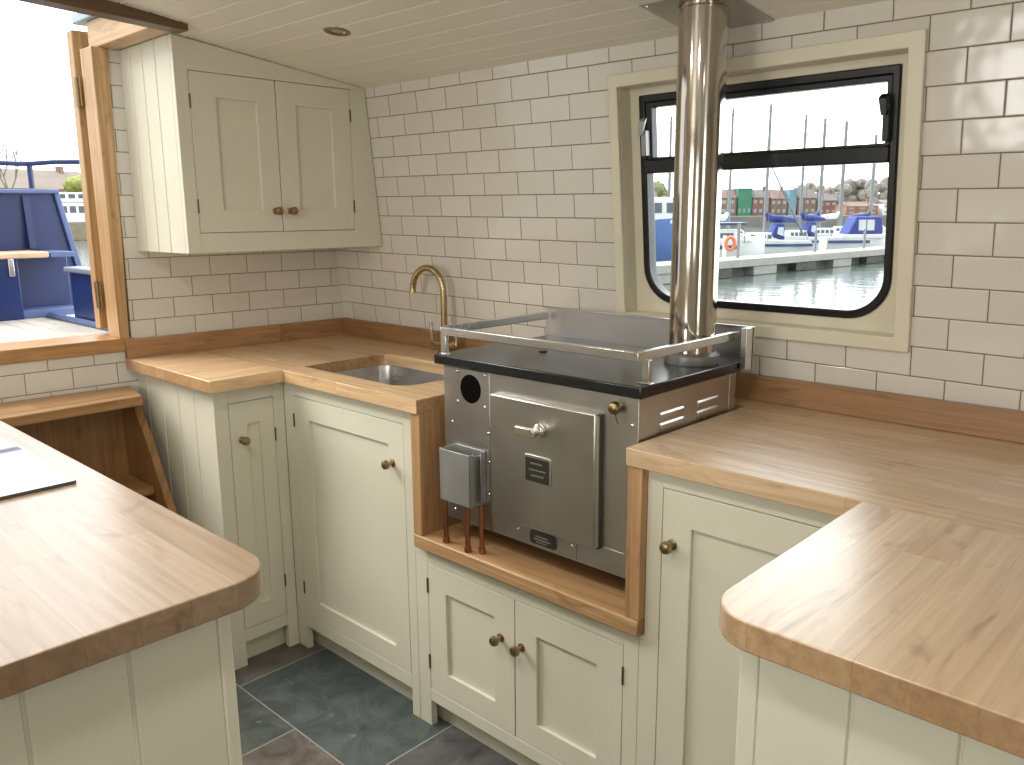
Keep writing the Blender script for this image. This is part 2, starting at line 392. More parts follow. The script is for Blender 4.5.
# ------------------------------------------------------------------ window
FO=rrect(1.355,1.989,1.108,1.630,(.004,.004,.095,.095))
FI=rrect(1.373,1.973,1.126,1.612,(.003,.003,.080,.080))
m=M(); m.ring(rrect(1.299,2.049,1.053,1.678,.001),rrect(1.326,2.018,1.083,1.648,.001),WM,-.012,.0)
m.ring(rrect(1.3005,2.0295,1.0685,1.6635,.001),rrect(1.326,2.018,1.083,1.648,.001),WM,0.,.060)
m.ring(rrect(1.325,2.019,1.082,1.649,.001),FO,WM,.046,.060)
win=m.build('window_1',TRIM,bevel=.0025); struct(win)
m=M(); m.ring(FO,FI,WM,.040,.075); m.build('window_frame',BLACK,win,bevel=.003)
m=M(); m.box(1.370,1.969,1.441,1.474,.036,.072) if 0 else None
m.f=WM; m.box(1.372,1.974,1.441,1.474,.036,.074); m.build('glazing_bar',BLACK,win,bevel=.003)
m=M(); m.ring(rrect(1.373,1.973,1.474,1.612,.002),rrect(1.390,1.962,1.480,1.600,.002),WM,.044,.070); m.build('opening_sash',BLACK,win,bevel=.002)
m=M(WM); m.box(1.388,1.964,1.478,1.602,.056,.060); m.build('pane',GLASS,win)
m=M(); m.prism(rrect(1.372,1.974,1.125,1.443,(.001,.001,.081,.081)),WM,.056,.060); m.build('pane',GLASS,win)
for sx,x in ((1,1.378),(-1,1.970)):
    m=M(WM); m.box(x-.007,x+.007,1.482,1.545,.022,.044)
    m.hexa([(x-.006,1.530,.008),(x+.006,1.530,.008),(x+.006,1.545,.020),(x-.006,1.545,.020),(x-.009+.004*sx,1.565,.010),(x+.009+.004*sx,1.565,.010),(x+.009+.004*sx,1.575,.026),(x-.009+.004*sx,1.575,.026)])
    c=m.build('window_catch',BLACK if sx<0 else simple('grey_catch',(.30,.32,.33),.3,metal=.4),win,bevel=.002)
# unseen windows on the other side of the boat, positioned for the fill lamps
for k,x0 in enumerate((1.25,2.75)):
    m=M(); m.ring(rrect(x0-.05,x0+.80,1.0,1.71,.02),rrect(x0+.03,x0+.72,1.08,1.63,.06),lambda p,q,t:(p,t,q),-3.07,-3.03)
    w=m.build('window_%d'%(k+2),TRIM,bevel=.003); struct(w)
    m=M(); m.prism(rrect(x0+.02,x0+.73,1.07,1.64,.06),lambda p,q,t:(p,t,q),-3.058,-3.054); m.build('pane',GLASS,w)

# ------------------------------------------------------------------ joinery helpers
def front(O,u,w):
    """local (along, height, outward) to world"""
    O=Vector(O); u=Vector(u); w=Vector(w)
    return lambda a,z,c: tuple(O+u*a+w*c+Vector((0,0,z)))
def knob(F,a,z,parent,r=.0125):
    o=F(a,z,0); ax=Vector(F(a,z,1))-Vector(o)
    m=M(); m.lathe([(.0105,0),(.0105,.002),(.0055,.004),(.005,.012),(.008,.015),(r,.020),(r*1.02,.024),(r*.82,.030),(r*.4,.0325)],o,ax,20)
    return m.build('knob',BRASS,parent,smooth=40)
def door(F,parent,a0,a1,z0,z1,panel,kn=None,hs=None,hz=(),gap=.0016,name='door',lines=()):
    """shaker door: stiles, rails and a recessed panel"""
    a0+=gap; a1-=gap; z0+=gap; z1-=gap
    pa0,pa1,pz0,pz1=panel
    m=M(F); t=.020
    m.ring(rrect(a0,a1,z0,z1,.0008),rrect(pa0,pa1,pz0,pz1,.0008),lambda p,q,s:F(p,q,s),-t,0) if 0 else None
    m.f=None
    fn=lambda p,q,s:F(p,q,s)
    m.ring([(a0,z0),(a1,z0),(a1,z1),(a0,z1)],[(pa0,pz0),(pa1,pz0),(pa1,pz1),(pa0,pz1)],fn,-t,0)
    xs=[pa0-.004]+list(lines)+[pa1+.004]
    m.f=F
    for i in range(len(xs)-1):
        m.box(xs[i]+(.001 if i else 0),xs[i+1]-(.001 if i<len(xs)-2 else 0),pz0-.004,pz1+.004,-.016,-.0085)
    d=m.build(name,CREAM,parent,bevel=.0012,seg=2)
    if kn: knob(F,kn[0],kn[1],d)
    if hs is not None:
        for z in hz:
            m=M(); m.tube([F(hs,z-.02,.0015),F(hs,z+.02,.0015)],.0024,8); m.build('hinge',HINGE,d)
    return d
def tongue(m,F,a0,a1,z0,z1,grooves,th=.014,g=.0032):
    """boarding with V grooves, front face at c = 0"""
    prof=[(a0,0)]
    for a in grooves: prof+=[(a-g,0),(a-.0008,-.0045),(a+.0008,-.0045),(a+g,0)]
    prof+=[(a1,0),(a1,-th),(a0,-th)]
    f=m.f; m.f=None; m.prism(prof,lambda p,q,t:F(p,t,q),z0,z1); m.f=f

# ------------------------------------------------------------------ base cabinets
YF,XF=-.543,.449
# narrow cabinet on the bulkhead run
cab=thing('base_cabinet',(.2,-.6,0),'cream base cabinet with one narrow door and boarded side beside the steps','cabinet','painted base cabinets')
FS=front((0,-.766,0),(1,0,0),(0,-1,0)); FX=front((XF,0,0),(0,1,0),(1,0,0))
m=M(); tongue(m,FS,-.058,.4285,0,.864,(.015,.120,.228,.330))
m.build('side_panel',CREAM,cab,bevel=.001)
m=M(FX); m.box(-.7665,-.7235,0,.864,-.02,0); m.box(-.7235,-.5795,.816,.864,-.02,0); m.box(-.7235,-.5795,.077,.117,-.02,0); m.box(-.5795,-.5434,0,.864,-.02,0)
m.build('face_frame',CREAM,cab,bevel=.0012)
m=M(FX); m.box(-.76,-.50,0,.085,-.05,-.036); m.build('kick_board',CREAM,cab)
m=M(); m.box(-.03,.40,-.745,-.56,.10,.115); m.box(.0,.42,-.56,-.547,.12,.86); m.build('carcass',DARK,cab)  # boards coloured black as the shade inside the cabinet
door(FX,cab,-.7235,-.5795,.117,.816,(-.667,-.627,.185,.748),kn=(-.688,.704),hs=-.5795,hz=(.70,.23))
# sink cabinet
FB=front((0,YF,0),(1,0,0),(0,-1,0))
cab=thing('base_cabinet',(.75,-.4,0),'cream base cabinet under the sink with one tall panelled door','cabinet','painted base cabinets')
m=M(FB); m.box(XF,.500,0,.864,-.02,0); m.box(.500,1.012,.820,.864,-.02,0); m.box(.500,1.012,.077,.118,-.02,0); m.box(1.012,1.0445,0,.864,-.02,0)
m.build('face_frame',CREAM,cab,bevel=.0012)
m=M(FB); m.box(.46,1.03,0,.085,-.055,-.04); m.build('kick_board',CREAM,cab)
m=M(); m.box(1.028,1.0445,-.523,-.03,.0,.864); m.box(.45,1.028,-.50,-.06,.10,.112); m.box(.45,1.028,-.075,-.06,.112,.6); m.build('carcass',CREAM,cab)
door(FB,cab,.500,1.012,.118,.820,(.578,.947,.178,.755),kn=(.964,.707),hs=.500,hz=(.745,.21))
# cooker cabinet
cab=thing('base_cabinet',(1.4,-.4,0),'low cream two door cabinet under the stove shelf','cabinet','painted base cabinets')
m=M(FB); m.box(1.0455,1.091,0,.5095,-.02,0); m.box(1.091,1.708,.467,.5095,-.02,0); m.box(1.091,1.708,.075,.110,-.02,0); m.box(1.708,1.7445,0,.5095,-.02,0)
m.build('face_frame',CREAM,cab,bevel=.0012)
m=M(FB); m.box(1.06,1.73,0,.085,-.055,-.04); m.build('kick_board',CREAM,cab)
m=M(); m.box(1.0475,1.0625,-.523,-.03,0,.5095); m.box(1.7275,1.7425,-.523,-.03,0,.5095); m.box(1.0625,1.7275,-.06,-.045,.1,.5095); m.build('carcass',CREAM,cab)
door(FB,cab,1.091,1.3985,.110,.467,(1.159,1.330,.175,.400),kn=(1.353,.354),hs=1.091,hz=(.405,.19))
door(FB,cab,1.3985,1.708,.110,.467,(1.467,1.639,.172,.397),kn=(1.420,.354),hs=1.708,hz=(.40,.16))
# right-hand cabinet and the peninsula
cab=thing('base_cabinet',(2.0,-.4,0),'tall door cream base cabinet right of the stove under the worktop','cabinet','painted base cabinets')
m=M(FB); m.box(1.7455,1.791,0,.5095,-.02,0); m.box(1.757,1.791,.5095,.864,-.02,0); m.box(1.791,2.165,.829,.864,-.02,0); m.box(1.791,2.165,.075,.112,-.02,0); m.box(2.165,2.2075,0,.864,-.02,0)
m.build('face_frame',CREAM,cab,bevel=.0012)
m=M(FB); m.box(1.76,2.20,0,.085,-.055,-.04); m.build('kick_board',CREAM,cab)
m=M(); m.box(1.7575,1.7715,-.523,-.03,0,.864); m.box(1.76,2.19,-.50,-.05,.10,.112); m.box(1.76,2.19,-.06,-.045,.112,.86); m.build('carcass',CREAM,cab)
door(FB,cab,1.791,2.165,.112,.829,(1.856,2.105,.178,.760),kn=(1.816,.720))
pen=thing('peninsula_base',(2.5,-.8,0),'cream boarded base of the right-hand peninsula under its rounded worktop','cabinet')
FP=front((0,-1.018,0),(1,0,0),(0,-1,0))
m=M(); tongue(m,FP,2.232,2.85,0,.864,(2.336,2.442,2.548,2.654,2.760)); m.build('front_panel',CREAM,pen,bevel=.001)
m=M(FP); m.box(2.208,2.2315,0,.864,-.03,.002); m.build('corner_post',CREAM,pen,bevel=.003)
m=M(); m.box(2.2085,2.2225,-.988,-.545,0,.864); m.build('side_panel',CREAM,pen,bevel=.001)
m=M(); m.box(2.8360,2.85,-1.002,-.545,0,.864); m.build('side_panel',CREAM,pen,bevel=.001)
# island
isl=thing('island_base',(1.2,-2,0),'cream boarded island base in the left foreground under the hob worktop','cabinet')
FI_=front((1.719,0,0),(0,1,0),(1,0,0))
m=M(); tongue(m,FI_,-3.02,-1.4085,0,.8775,[-1.514-.108*k for k in range(13,-1,-1)]); m.build('front_panel',CREAM,isl,bevel=.001)
m=M(FI_); m.box(-1.408,-1.390,0,.8775,-.03,.002); m.build('corner_post',CREAM,isl,bevel=.003)
m=M(); m.box(.62,1.688,-1.411,-1.397,0,.8775); m.build('side_panel',CREAM,isl,bevel=.001)
m=M(); m.box(.62,.634,-3.02,-1.412,0,.8775); m.build('side_panel',CREAM,isl,bevel=.001)

# ------------------------------------------------------------------ worktops
T=.0358
def slab_with_hole(outer,hole,z0,z1):
    m=M(); bm=m.bm
    def loop(pts): 
        v=[bm.verts.new((p[0],p[1],z1)) for p in pts]; return v,[bm.edges.new((v[i],v[(i+1)%len(v)])) for i in range(len(v))]
    vo,eo=loop(outer); vh,eh=loop(hole)
    bmesh.ops.triangle_fill(bm,use_beauty=True,use_dissolve=True,edges=eo+eh)
    low={}
    for v in list(bm.verts): low[v]=bm.verts.new((v.co.x,v.co.y,z0))
    for f in list(bm.faces): bm.faces.new([low[v] for v in reversed(f.verts)])
    for e in eo+eh: bm.faces.new([e.verts[0],e.verts[1],low[e.verts[1]],low[e.verts[0]]])
    return m
# left worktop: bulkhead leg and sink run
wl=thing('worktop',(.5,-.4,.864),'L-shaped oak worktop in the back left corner around the sink','worktop','oak worktops')
m=M(); m.prism([(-.055,-.7965),(.5008,-.7965),(.5008,-.5712),(.0005,-.0175),(-.0005,-.0175)] if 0 else [(-.061,-.7965),(.5008,-.7965),(.5008,-.5710),(-.038,-.5710)],XY,.8642,.9)
m.build('bulkhead_leg',OAKY,wl,bevel=.002)
SH=rrect(.490,.957,-.495,-.190,(.035,.05,.06,.012),8)
m=slab_with_hole([(-.038,-.5707),(1.0995,-.5707),(1.0995,-.0015),(.0,.0045)],SH,.8642,.9)
m.build('sink_run',OAKX,wl,bevel=.002)
# right worktop
wr=thing('worktop',(2.3,-.5,.864),'pale L-shaped worktop right of the stove with a rounded peninsula end','worktop','oak worktops')
m=M(); m.prism([(1.7209,-.5684),(2.85,-.5684),(2.85,-.0165),(1.1005,-.0010),(1.1005,-.085),(1.7209,-.085)],XY,.8642,.9); m.build('main_run',MAPX,wr,bevel=.002)
r=.062; pts=[(2.1706,-.5690)]+[(2.1706+r-r*math.cos(a*PI/20),-1.0479+r-r*math.sin(a*PI/20)) for a in range(11)]+[(2.85,-1.0479),(2.85,-.5690)]
m=M(); m.prism(pts,XY,.8642,.9); m.build('peninsula_leg',MAPY,wr,bevel=.002)
# island worktop
r=.065; pts=[(.56,-3.03),(1.7485,-3.03)]+[(1.7485-r+r*math.cos(a*PI/20),-1.3343-r+r*math.sin(a*PI/20)) for a in range(11)]+[(.56,-1.3343)]
m=M(); m.prism(pts,XY,.8778,.9137)
o=m.build('worktop',oak('island_worktop_grain','x',(.38,.275,.19),(.46,.35,.26),wid=.058,length=.5,grain=.2,rough=.34,coat=.75),bevel=.002)
tag(o,'worktop with a rounded corner on the island in the left foreground','worktop','oak worktops')
# upstands
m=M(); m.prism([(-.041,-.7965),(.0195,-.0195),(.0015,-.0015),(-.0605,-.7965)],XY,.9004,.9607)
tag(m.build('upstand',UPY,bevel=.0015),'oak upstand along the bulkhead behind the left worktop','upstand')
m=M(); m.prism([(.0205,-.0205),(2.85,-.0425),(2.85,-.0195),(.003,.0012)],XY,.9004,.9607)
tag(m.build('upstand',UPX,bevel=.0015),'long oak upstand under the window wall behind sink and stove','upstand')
# stove recess
m=M(); m.box(1.0655,1.7565,-.566,-.03,.5105,.5462)
tag(m.build('stove_shelf',POSTX,bevel=.005,seg=3),'oak shelf with a rounded front edge under the steel stove','shelf')
m=M(); m.box(1.0655,1.0985,-.563,-.10,.5466,.8638)
tag(m.build('recess_post',POSTZ,bevel=.0015),'oak upright panel left of the stove, beside the sink cabinet','post','oak uprights of the stove recess')
m=M(); m.box(1.7225,1.7565,-.563,-.10,.5466,.8638)
tag(m.build('recess_post',POSTZ,bevel=.0015),'oak upright panel right of the stove, under the right worktop','post','oak uprights of the stove recess')

# ------------------------------------------------------------------ wall cupboard
cup=thing('wall_cupboard',(.15,-.4,1.236),'cream two door wall cupboard above the left worktop','cupboard')
YC,DC,ZB=-.725,.292,1.236
FS=front((0,YC,0),(1,0,0),(0,-1,0)); FC=front((DC,0,0),(0,1,0),(1,0,0))
ztop=ZC(YC)-.003
m=M(); tongue(m,FS,-.055,.2715,ZB,ztop,(.015,.098,.181))
m.build('side_panel',CREAM,cup,bevel=.001)
m=M(FC)
m.box(YC,-.686,ZB,1.79,-.02,0); m.box(-.686,-.141,ZB,1.293,-.02,0)
wy=lambda z:WY(.29,z)-.003
m.f=None
def fq(a0,a1,z0,z1,a1t=None,z1b=None):
    a1t=a1 if a1t is None else a1t; z1b=z1 if z1b is None else z1b
    A=[(a0,z0),(a1,z0),(a1t,z1b),(a0,z1)]
    m.prism(A,lambda p,q,t:FC(p,q,t),-.02,0)
fq(-.141,wy(ZB),ZB,1.7432,wy(1.7432))
m.prism([(YC,1.79),(-.686,1.79),(-.686,1.7432),(wy(1.7432),1.7432),(wy(1.752),1.7515),(YC,ztop)],lambda p,q,t:FC(p,q,t),-.02,0)
m.build('face_frame',CREAM,cup,bevel=.0012)
m=M(); m.hexa([(-.052,YC+.018,ZB),(.272,YC+.018,ZB),(.272,WY(.27,ZB)-.003,ZB),(.004,WY(0,ZB)-.003,ZB),(-.052,YC+.018,ZB+.015),(.272,YC+.018,ZB+.015),(.272,WY(.27,ZB)-.006,ZB+.015),(.004,WY(0,ZB)-.006,ZB+.015)])
m.build('bottom_board',CREAM,cup,bevel=.001)
door(FC,cup,-.686,-.4125,1.293,1.7432,(-.607,-.478,1.36,1.675),kn=(-.437,1.356),hs=-.686,hz=(1.66,1.37))
door(FC,cup,-.4125,-.141,1.293,1.7432,(-.345,-.213,1.36,1.675),kn=(-.384,1.356),hs=-.141,hz=(1.66,1.37))

# ------------------------------------------------------------------ sink and tap
snk=thing('kitchen_sink',(.72,-.34,.70),'stainless undermount sink bowl set into the left worktop','sink')
m=M(); up=rrect(.478,.969,-.507,-.178,.06,8); lo=rrect(.500,.948,-.486,-.199,.055,8); ou=rrect(.462,.985,-.523,-.162,.06,8)
n=len(up)
R=[[m.v((p[0],p[1],z)) for p in q] for q,z in ((ou,.8620),(up,.8620),(up,.858),(lo,.735))]
for a in range(3):
    for i in range(n): m.face([R[a][i],R[a][(i+1)%n],R[a+1][(i+1)%n],R[a+1][i]])
m.face(R[3])
b=m.build('bowl',SINKM,snk,smooth=50)
so=b.modifiers.new('solid','SOLIDIFY'); so.thickness=.0015; so.offset=1
m=M(); m.lathe([(.0,.0),(.034,.0),(.036,.002),(.028,.003),(.026,.0005),(.0,.0005)],(.72,-.34,.7352),(0,0,1),24); m.build('drain',CHROME,snk)
m=M(); m.lathe([(.011,0),(.011,.001),(.009,.002)],(.76,-.1807,.838),(0,-1,-.17),16); 
m.build('maker_mark',BADGE,snk)
tap=thing('mixer_tap',(.655,-.07,.9),'antique gold swan neck mixer tap behind the sink','tap')
TX,TY=.655,-.075
m=M(); m.lathe([(.026,0),(.026,.004),(.021,.008),(.0165,.014),(.016,.06),(.0135,.064),(.012,.07)],(TX,TY,.9005),(0,0,1),24); m.build('body',GOLD,tap,smooth=40)
pts=[(TX,TY,.965),(TX,TY,1.04),(TX,TY,1.102)]
Rr=.0685; cx=TX-Rr*.985; cy=TY-.0
for k in range(1,19):
    a=PI*k/18*1.04; pts.append((TX-Rr+Rr*math.cos(a),TY-.012*k/18,1.102+Rr*1.06*math.sin(a)))
m=M(); m.tube(pts,.0105,16); m.build('spout',GOLD,tap,smooth=60)
for s_,lab in ((-1,'l'),(1,'r')):
    m=M(); m.lathe([(.010,0),(.010,.020),(.0125,.022),(.0125,.034),(.006,.038),(.005,.052)],(TX+s_*.012,TY,.935),(s_,0,0),16)
    hd=m.build('handle',GOLD,tap,smooth=40)
    m=M(); m.tube([(TX+s_*.055,TY-.002,.935),(TX+s_*.058,TY-.003,.962),(TX+s_*.060,TY-.004,1.000)],[.0045,.0055,.0065],12); m.build('lever',CHROME,hd,smooth=60)

# ------------------------------------------------------------------ solid fuel stove
st=thing('range_stove',(1.43,-.33,.5462),'stainless steel range stove with black hotplate standing in the oak recess','stove')
X0,X1,YB,YR=1.1423,1.7129,-.516,-.135
m=M(); m.box(X0,X1,YB,YR,.600,.9865); m.build('body',STEEL,st,bevel=.002)
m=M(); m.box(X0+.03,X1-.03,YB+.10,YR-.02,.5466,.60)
m.build('shade_infill',DARK,st)  # black block stands in for the shaded gap under the raised body
for x in (X0+.012,X1-.016):
    m=M(); m.box(x-.006,x+.006,YR-.03,YR-.005,.5466,.60); m.build('foot',STEEL,st)
m=M(); m.box(X1-.020,X1-.006,YB+.004,YB+.018,.5466,.60); m.build('foot',STEEL,st)
# front plates and seams
m=M(); m.box(X0+.002,1.300,YB-.002,YB,.668,.984); m.build('left_plate',STEEL,st,bevel=.0008)
m=M(); m.box(1.1424,1.392,YB-.0015,YB,.602,.655); m.box(1.3935,1.560,YB-.0025,YB,.602,.655); m.box(1.5615,1.712,YB-.0015,YB,.602,.655); m.build('lower_plate',STEEL,st,bevel=.0006)
m=M(); m.lathe([(.0345,0),(.0345,.0006)],(1.2375,YB-.0021,.939),(0,-1,0),32); m.build('air_hole',DARK,st)  # flat black disc painted as the shade in the hole
m=M(); m.box(X1-.028,X1+.0015,YB-.0018,YB+.03,.602,.984); m.build('corner_strip',STEEL,st,bevel=.0008)
# the firebox door
m=M(); m.box(1.314,1.6185,YB-.016,YB-.001,.650,.941); sd=m.build('door',STEELD,st,bevel=.003)
m=M(); m.box(1.618,1.627,YB-.010,YB-.001,.650,.941); m.build('gasket',simple('rope_gasket',(.06,.052,.045),.8),sd)
m=M(); m.tube([(1.6225,YB-.012,.655),(1.6225,YB-.012,.938)],.004,8); m.build('hinge',STEEL,sd)
m=M(); m.lathe([(.016,0),(.016,.010),(.011,.013),(.009,.030)],(1.470,YB-.0165,.882),(0,-1,0),20)
m.prism(rrect(1.424,1.483,.871,.893,.008,5),lambda p,q,t:(p,YB-.0165-t,q-(p-1.47)*.0),.028,.038)
m.build('handle',CHROME,sd,bevel=.002)
def badge(x0,x1,z0,z1,y,par,frame,rows):
    m=M(); m.prism(rrect(x0,x1,z0,z1,.008,4),lambda p,q,t:(p,t,q),y-.003,y); b=m.build('badge',frame,par,bevel=.001)
    m=M(); m.prism(rrect(x0+.006,x1-.006,z0+.006,z1-.006,.003,4),lambda p,q,t:(p,t,q),y-.0042,y-.003); pl=m.build('badge_plate',BADGE,b)
    return b
bd=badge(1.422,1.502,.757,.823,YB-.016,sd,STEEL,3)
m=M(); y=YB-.0208
for x0,x1,z,h in ((1.444,1.478,.803,.004),(1.438,1.488,.789,.003),(1.446,1.482,.776,.003)): m.box(x0,x1,y,y+.001,z,z+h)
m.build('raised_lettering',CHROME,bd)
b2=badge(1.427,1.505,.610,.642,YB-.0025,st,BADGE,2)
m=M(); y=YB-.0072
for x0,x1,z,h in ((1.445,1.482,.629,.003),(1.441,1.489,.622,.0035),(1.448,1.480,.616,.0025)): m.box(x0,x1,y,y+.001,z,z+h)
m.build('raised_lettering',STEEL,b2)
for x,z in ((1.193,.976),(1.286,.977),(1.193,.903),(1.285,.902),(1.172,.849),(1.296,.841),(1.297,.773),(1.296,.692),(1.176,.627),(1.329,.648),(1.389,.630),(1.549,.634),(1.700,.930),(1.70,.66)):
    m=M(); m.lathe([(.0042,0),(.0042,.0015),(.0025,.0032)],(x,YB-.0015,z),(0,-1,0),10); m.build('bolt',CHROME,st,smooth=50)
m=M(); m.lathe([(.006,0),(.006,.010),(.013,.012),(.0135,.020),(.010,.025),(.003,.027)],(1.666,YB,.963),(0,-1,0),18)
m.tube([(1.668,YB-.016,.952),(1.672,YB-.017,.940),(1.676,YB-.016,.930)],.0016,6); m.build('valve_knob',BRASS,st,smooth=45)
# louvres on the right side
for y0 in (-.442,-.300):
    for z in (.928,.906):
        m=M(); pr_=[(0,0),(.0042,.003),(.0046,.012),(0,.0165)]
        m.prism(pr_,lambda p,q,t:(X1+p,t,z+q),y0,y0+.088); m.build('louvre',STEEL,st,bevel=.001)
m=M(); m.box(X1,X1+.0015,YR-.025,YR,.602,.985); m.build('rear_strip',STEEL,st)
# hotplate, gallery rail and splash plate
m=M(); m.box(1.1201,1.7249,-.528,-.1115,.987,1.0113); hp=m.build('hotplate',CAST,st,bevel=.003)
m=M(); m.lathe([(.010,0),(.011,.0015),(.009,.003),(.003,.003)],(1.30,-.33,1.0113),(0,0,1),16); m.build('lifting_socket',CAST,hp)
rz0,rz1=1.0585,1.0775
m=M()
m.f=None
def bar(p,q,w=.006):
    p=Vector(p); q=Vector(q); d=(q-p).normalized(); n_=Vector((-d.y,d.x,0))*w
    a=[p-n_,q-n_,q+n_,p+n_]
    m.hexa([(v.x,v.y,rz0) for v in a]+[(v.x,v.y,rz1) for v in a])
RX0,RX1,RY0,RY1=1.131,1.706,-.515,-.122
bar((RX0+.010,RY0,0),(RX1,RY0,0)); bar((RX0,RY0+.010,0),(RX0,RY1,0)); bar((RX1,RY0-.006,0),(RX1,RY1,0))
bar((RX0,RY0+.0102,0),(RX0+.0102,RY0,0))
rl=m.build('gallery_rail',SATIN,st,bevel=.0015)
for x,y in ((RX0+.012,RY0+.004),(RX1+.003,RY0+.028)):
    m=M(); m.box(x-.009,x+.009,y-.005,y+.005,1.0113,rz0+.001); m.box(x-.014,x+.014,y-.009,y+.009,1.0113,1.0133); m.build('rail_post',SATIN,rl,bevel=.001)
m=M(); m.box(1.728,1.742,-.146,-.118,.993,1.088) ; m.build('rail_post',SATIN,rl,bevel=.001)
m=M(); m.box(1.118,1.742,-.1105,-.1075,.985,1.088); m.box(1.118,1.742,-.118,-.1075,1.086,1.089); m.build('splash_plate',STEEL,st,bevel=.001)
# water box and pipes
m=M(); m.f=None
wb0,wb1,wy0,wy1,wz0,wz1=1.181,1.285,-.572,-.5185,.668,.796
m.box(wb0,wb1,wy0,wy0+.002,wz0,wz1); m.box(wb0,wb0+.002,wy0,wy1,wz0,wz1); m.box(wb1-.002,wb1,wy0,wy0+.014,wz0,wz1); m.box(wb1-.002,wb1,wy1-.016,wy1,wz0,wz1); m.box(wb1-.014,wb1-.012,wy0+.002,wy1-.002,wz0,wz1-.01); m.box(wb0,wb1,wy1-.002,wy1,wz0,wz1); m.box(wb0,wb1,wy0,wy1,wz0,wz0+.002)
m.build('hopper_box',GREY,st,bevel=.0006)
m=M(); m.box(wb0-.002,wb1+.014,wy1,wy1+.0008,wz0-.002,wz1+.004); m.build('hopper_bracket',STEEL,st)
for x,y in ((1.254,-.552),(1.172,-.548),(1.285,-.535)):
    m=M(); m.tube([(x,y,.548),(x,y,.668)],.0065,12); m.lathe([(.009,0),(.009,.012)],(x,y,.5466),(0,0,1),12); m.build('copper_pipe',COPPER,st,smooth=50)
# flue
fl=thing('flue_pipe',(1.6405,-.218,1.0113),'polished steel flue pipe rising from the stove in front of the window','flue')
fx,fy=1.648,-.2205
m=M(); m.lathe([(.060,0),(.061,.003),(.061,.020),(.055,.024),(.0525,.026)],(fx,fy,1.0116),(0,0,1),40); m.build('collar',simple('grey_cast_collar',(.30,.30,.285),.45,metal=.8),fl,smooth=40)
m=M(); m.lathe([(.0515,0),(.0515,.725),(.0535,.726),(.0535,.729),(.0500,.730),(.0500,.745)],(fx,fy,1.030),(0,0,1),48); m.build('pipe',POLISH,fl,smooth=40)
def CE(x,y): return (x,y,ZX(x,y)-.0035)
m=M(); P=[(1.539,-.300),(1.738,-.300),(1.738,-.080),(1.539,-.080)]
m.hexa([CE(*p) for p in P]+[(p[0],p[1],ZX(*p)-.0005) for p in P])
pl_=m.build('ceiling_plate',STEELD,fl)
for px,py in ((1.552,-.287),(1.725,-.093),(1.552,-.093),(1.725,-.287)):
    m=M(); m.lathe([(.004,0),(.003,.0025)],(px,py,ZX(px,py)-.0035),(0,-.128,-1),8); m.build('screw',STEEL,pl_)

# ------------------------------------------------------------------ hob, steps, downlight
hob=thing('induction_hob',(1.0,-1.62,.9139),'black glass hob reflecting the sky on the island worktop','hob')
m=M(); m.prism(rrect(.765,1.207,-1.90,-1.383,.004,3),XY,.9141,.9197); m.build('glass_plate',HOB,hob,bevel=.001)
HM=simple('hob_marking',(.03,.03,.034),.07,spec=1.,coat=1.)
for x,y,r in ((1.08,-1.51,.07),(.90,-1.51,.055),(1.08,-1.74,.055),(.90,-1.74,.07)):
    m=M(); m.ring([(x+r*math.cos(2*PI*k/32),y+r*math.sin(2*PI*k/32)) for k in range(32)],[(x+(r-.0015)*math.cos(2*PI*k/32),y+(r-.0015)*math.sin(2*PI*k/32)) for k in range(32)],XY,.9197,.9199); m.build('cooking_ring',HM,hob)

stp=thing('companionway_steps',(.1,-1.1,0),'oak companionway steps below the doorway between bulkhead and island','steps')
xl=lambda y,d:ML*y+d
for y0,nm in ((-.828,'a'),(-1.46,'b')):
    m=M(); m.prism([(-.055,.781),(.035,.781),(.125,.655),(.50,.004),(-.055 if 1 else 0,.004)],lambda p,q,t:(p if p>-.05 else ML*t+.001,t,q),y0,y0+.024)
    m.build('string_board',STEPZ,stp,bevel=.002)
m=M(); m.prism([(-.0595,-.792),(.134,-.832),(.134,-1.47),(-.111,-1.47)],XY,.783,.8125); t1=m.build('tread',STEPY,stp,bevel=.003)
m=M(); m.box(.084,.089,-1.44,-.865,.8125,.8131); m.build('grip_strip',RUBBER,t1)
m=M(); m.prism([(-.04,-.829),(.150,-.829),(.160,-1.4355),(-.09,-1.4355)],XY,.503,.530); m.build('tread',STEPY,stp,bevel=.003)
m=M(); m.prism([(-.02,-.829),(.310,-.829),(.310,-1.4355),(-.06,-1.4355)],XY,.235,.262); m.build('tread',STEPY,stp,bevel=.003)
m=M(); m.prism([(-.056,-.829),(-.039,-.829),(-.085,-1.4355),(-.102,-1.4355)],XY,.004,.7825); m.build('back_board',STEPZ,stp)

dl=thing('downlight',(.748,-.501,ZX(.748,-.501)),'small round recessed downlight in the planked ceiling','light')
ax=(0,-.128,-1); z0=ZX(.748,-.501)+.001
m=M(); m.lathe([(.022,.001),(.024,.003),(.034,.003),(.036,.0005),(.036,0),(.022,0)],(.748,-.501,z0),ax,32); m.build('bezel',BRASS,dl,smooth=50)
m=M(); m.lathe([(.0215,0.0005),(.012,.0012),(.004,.0018)],(.748,-.501,z0),ax,24); m.build('lamp',simple('frosted_lamp',(.45,.42,.36),.25),dl,smooth=50)

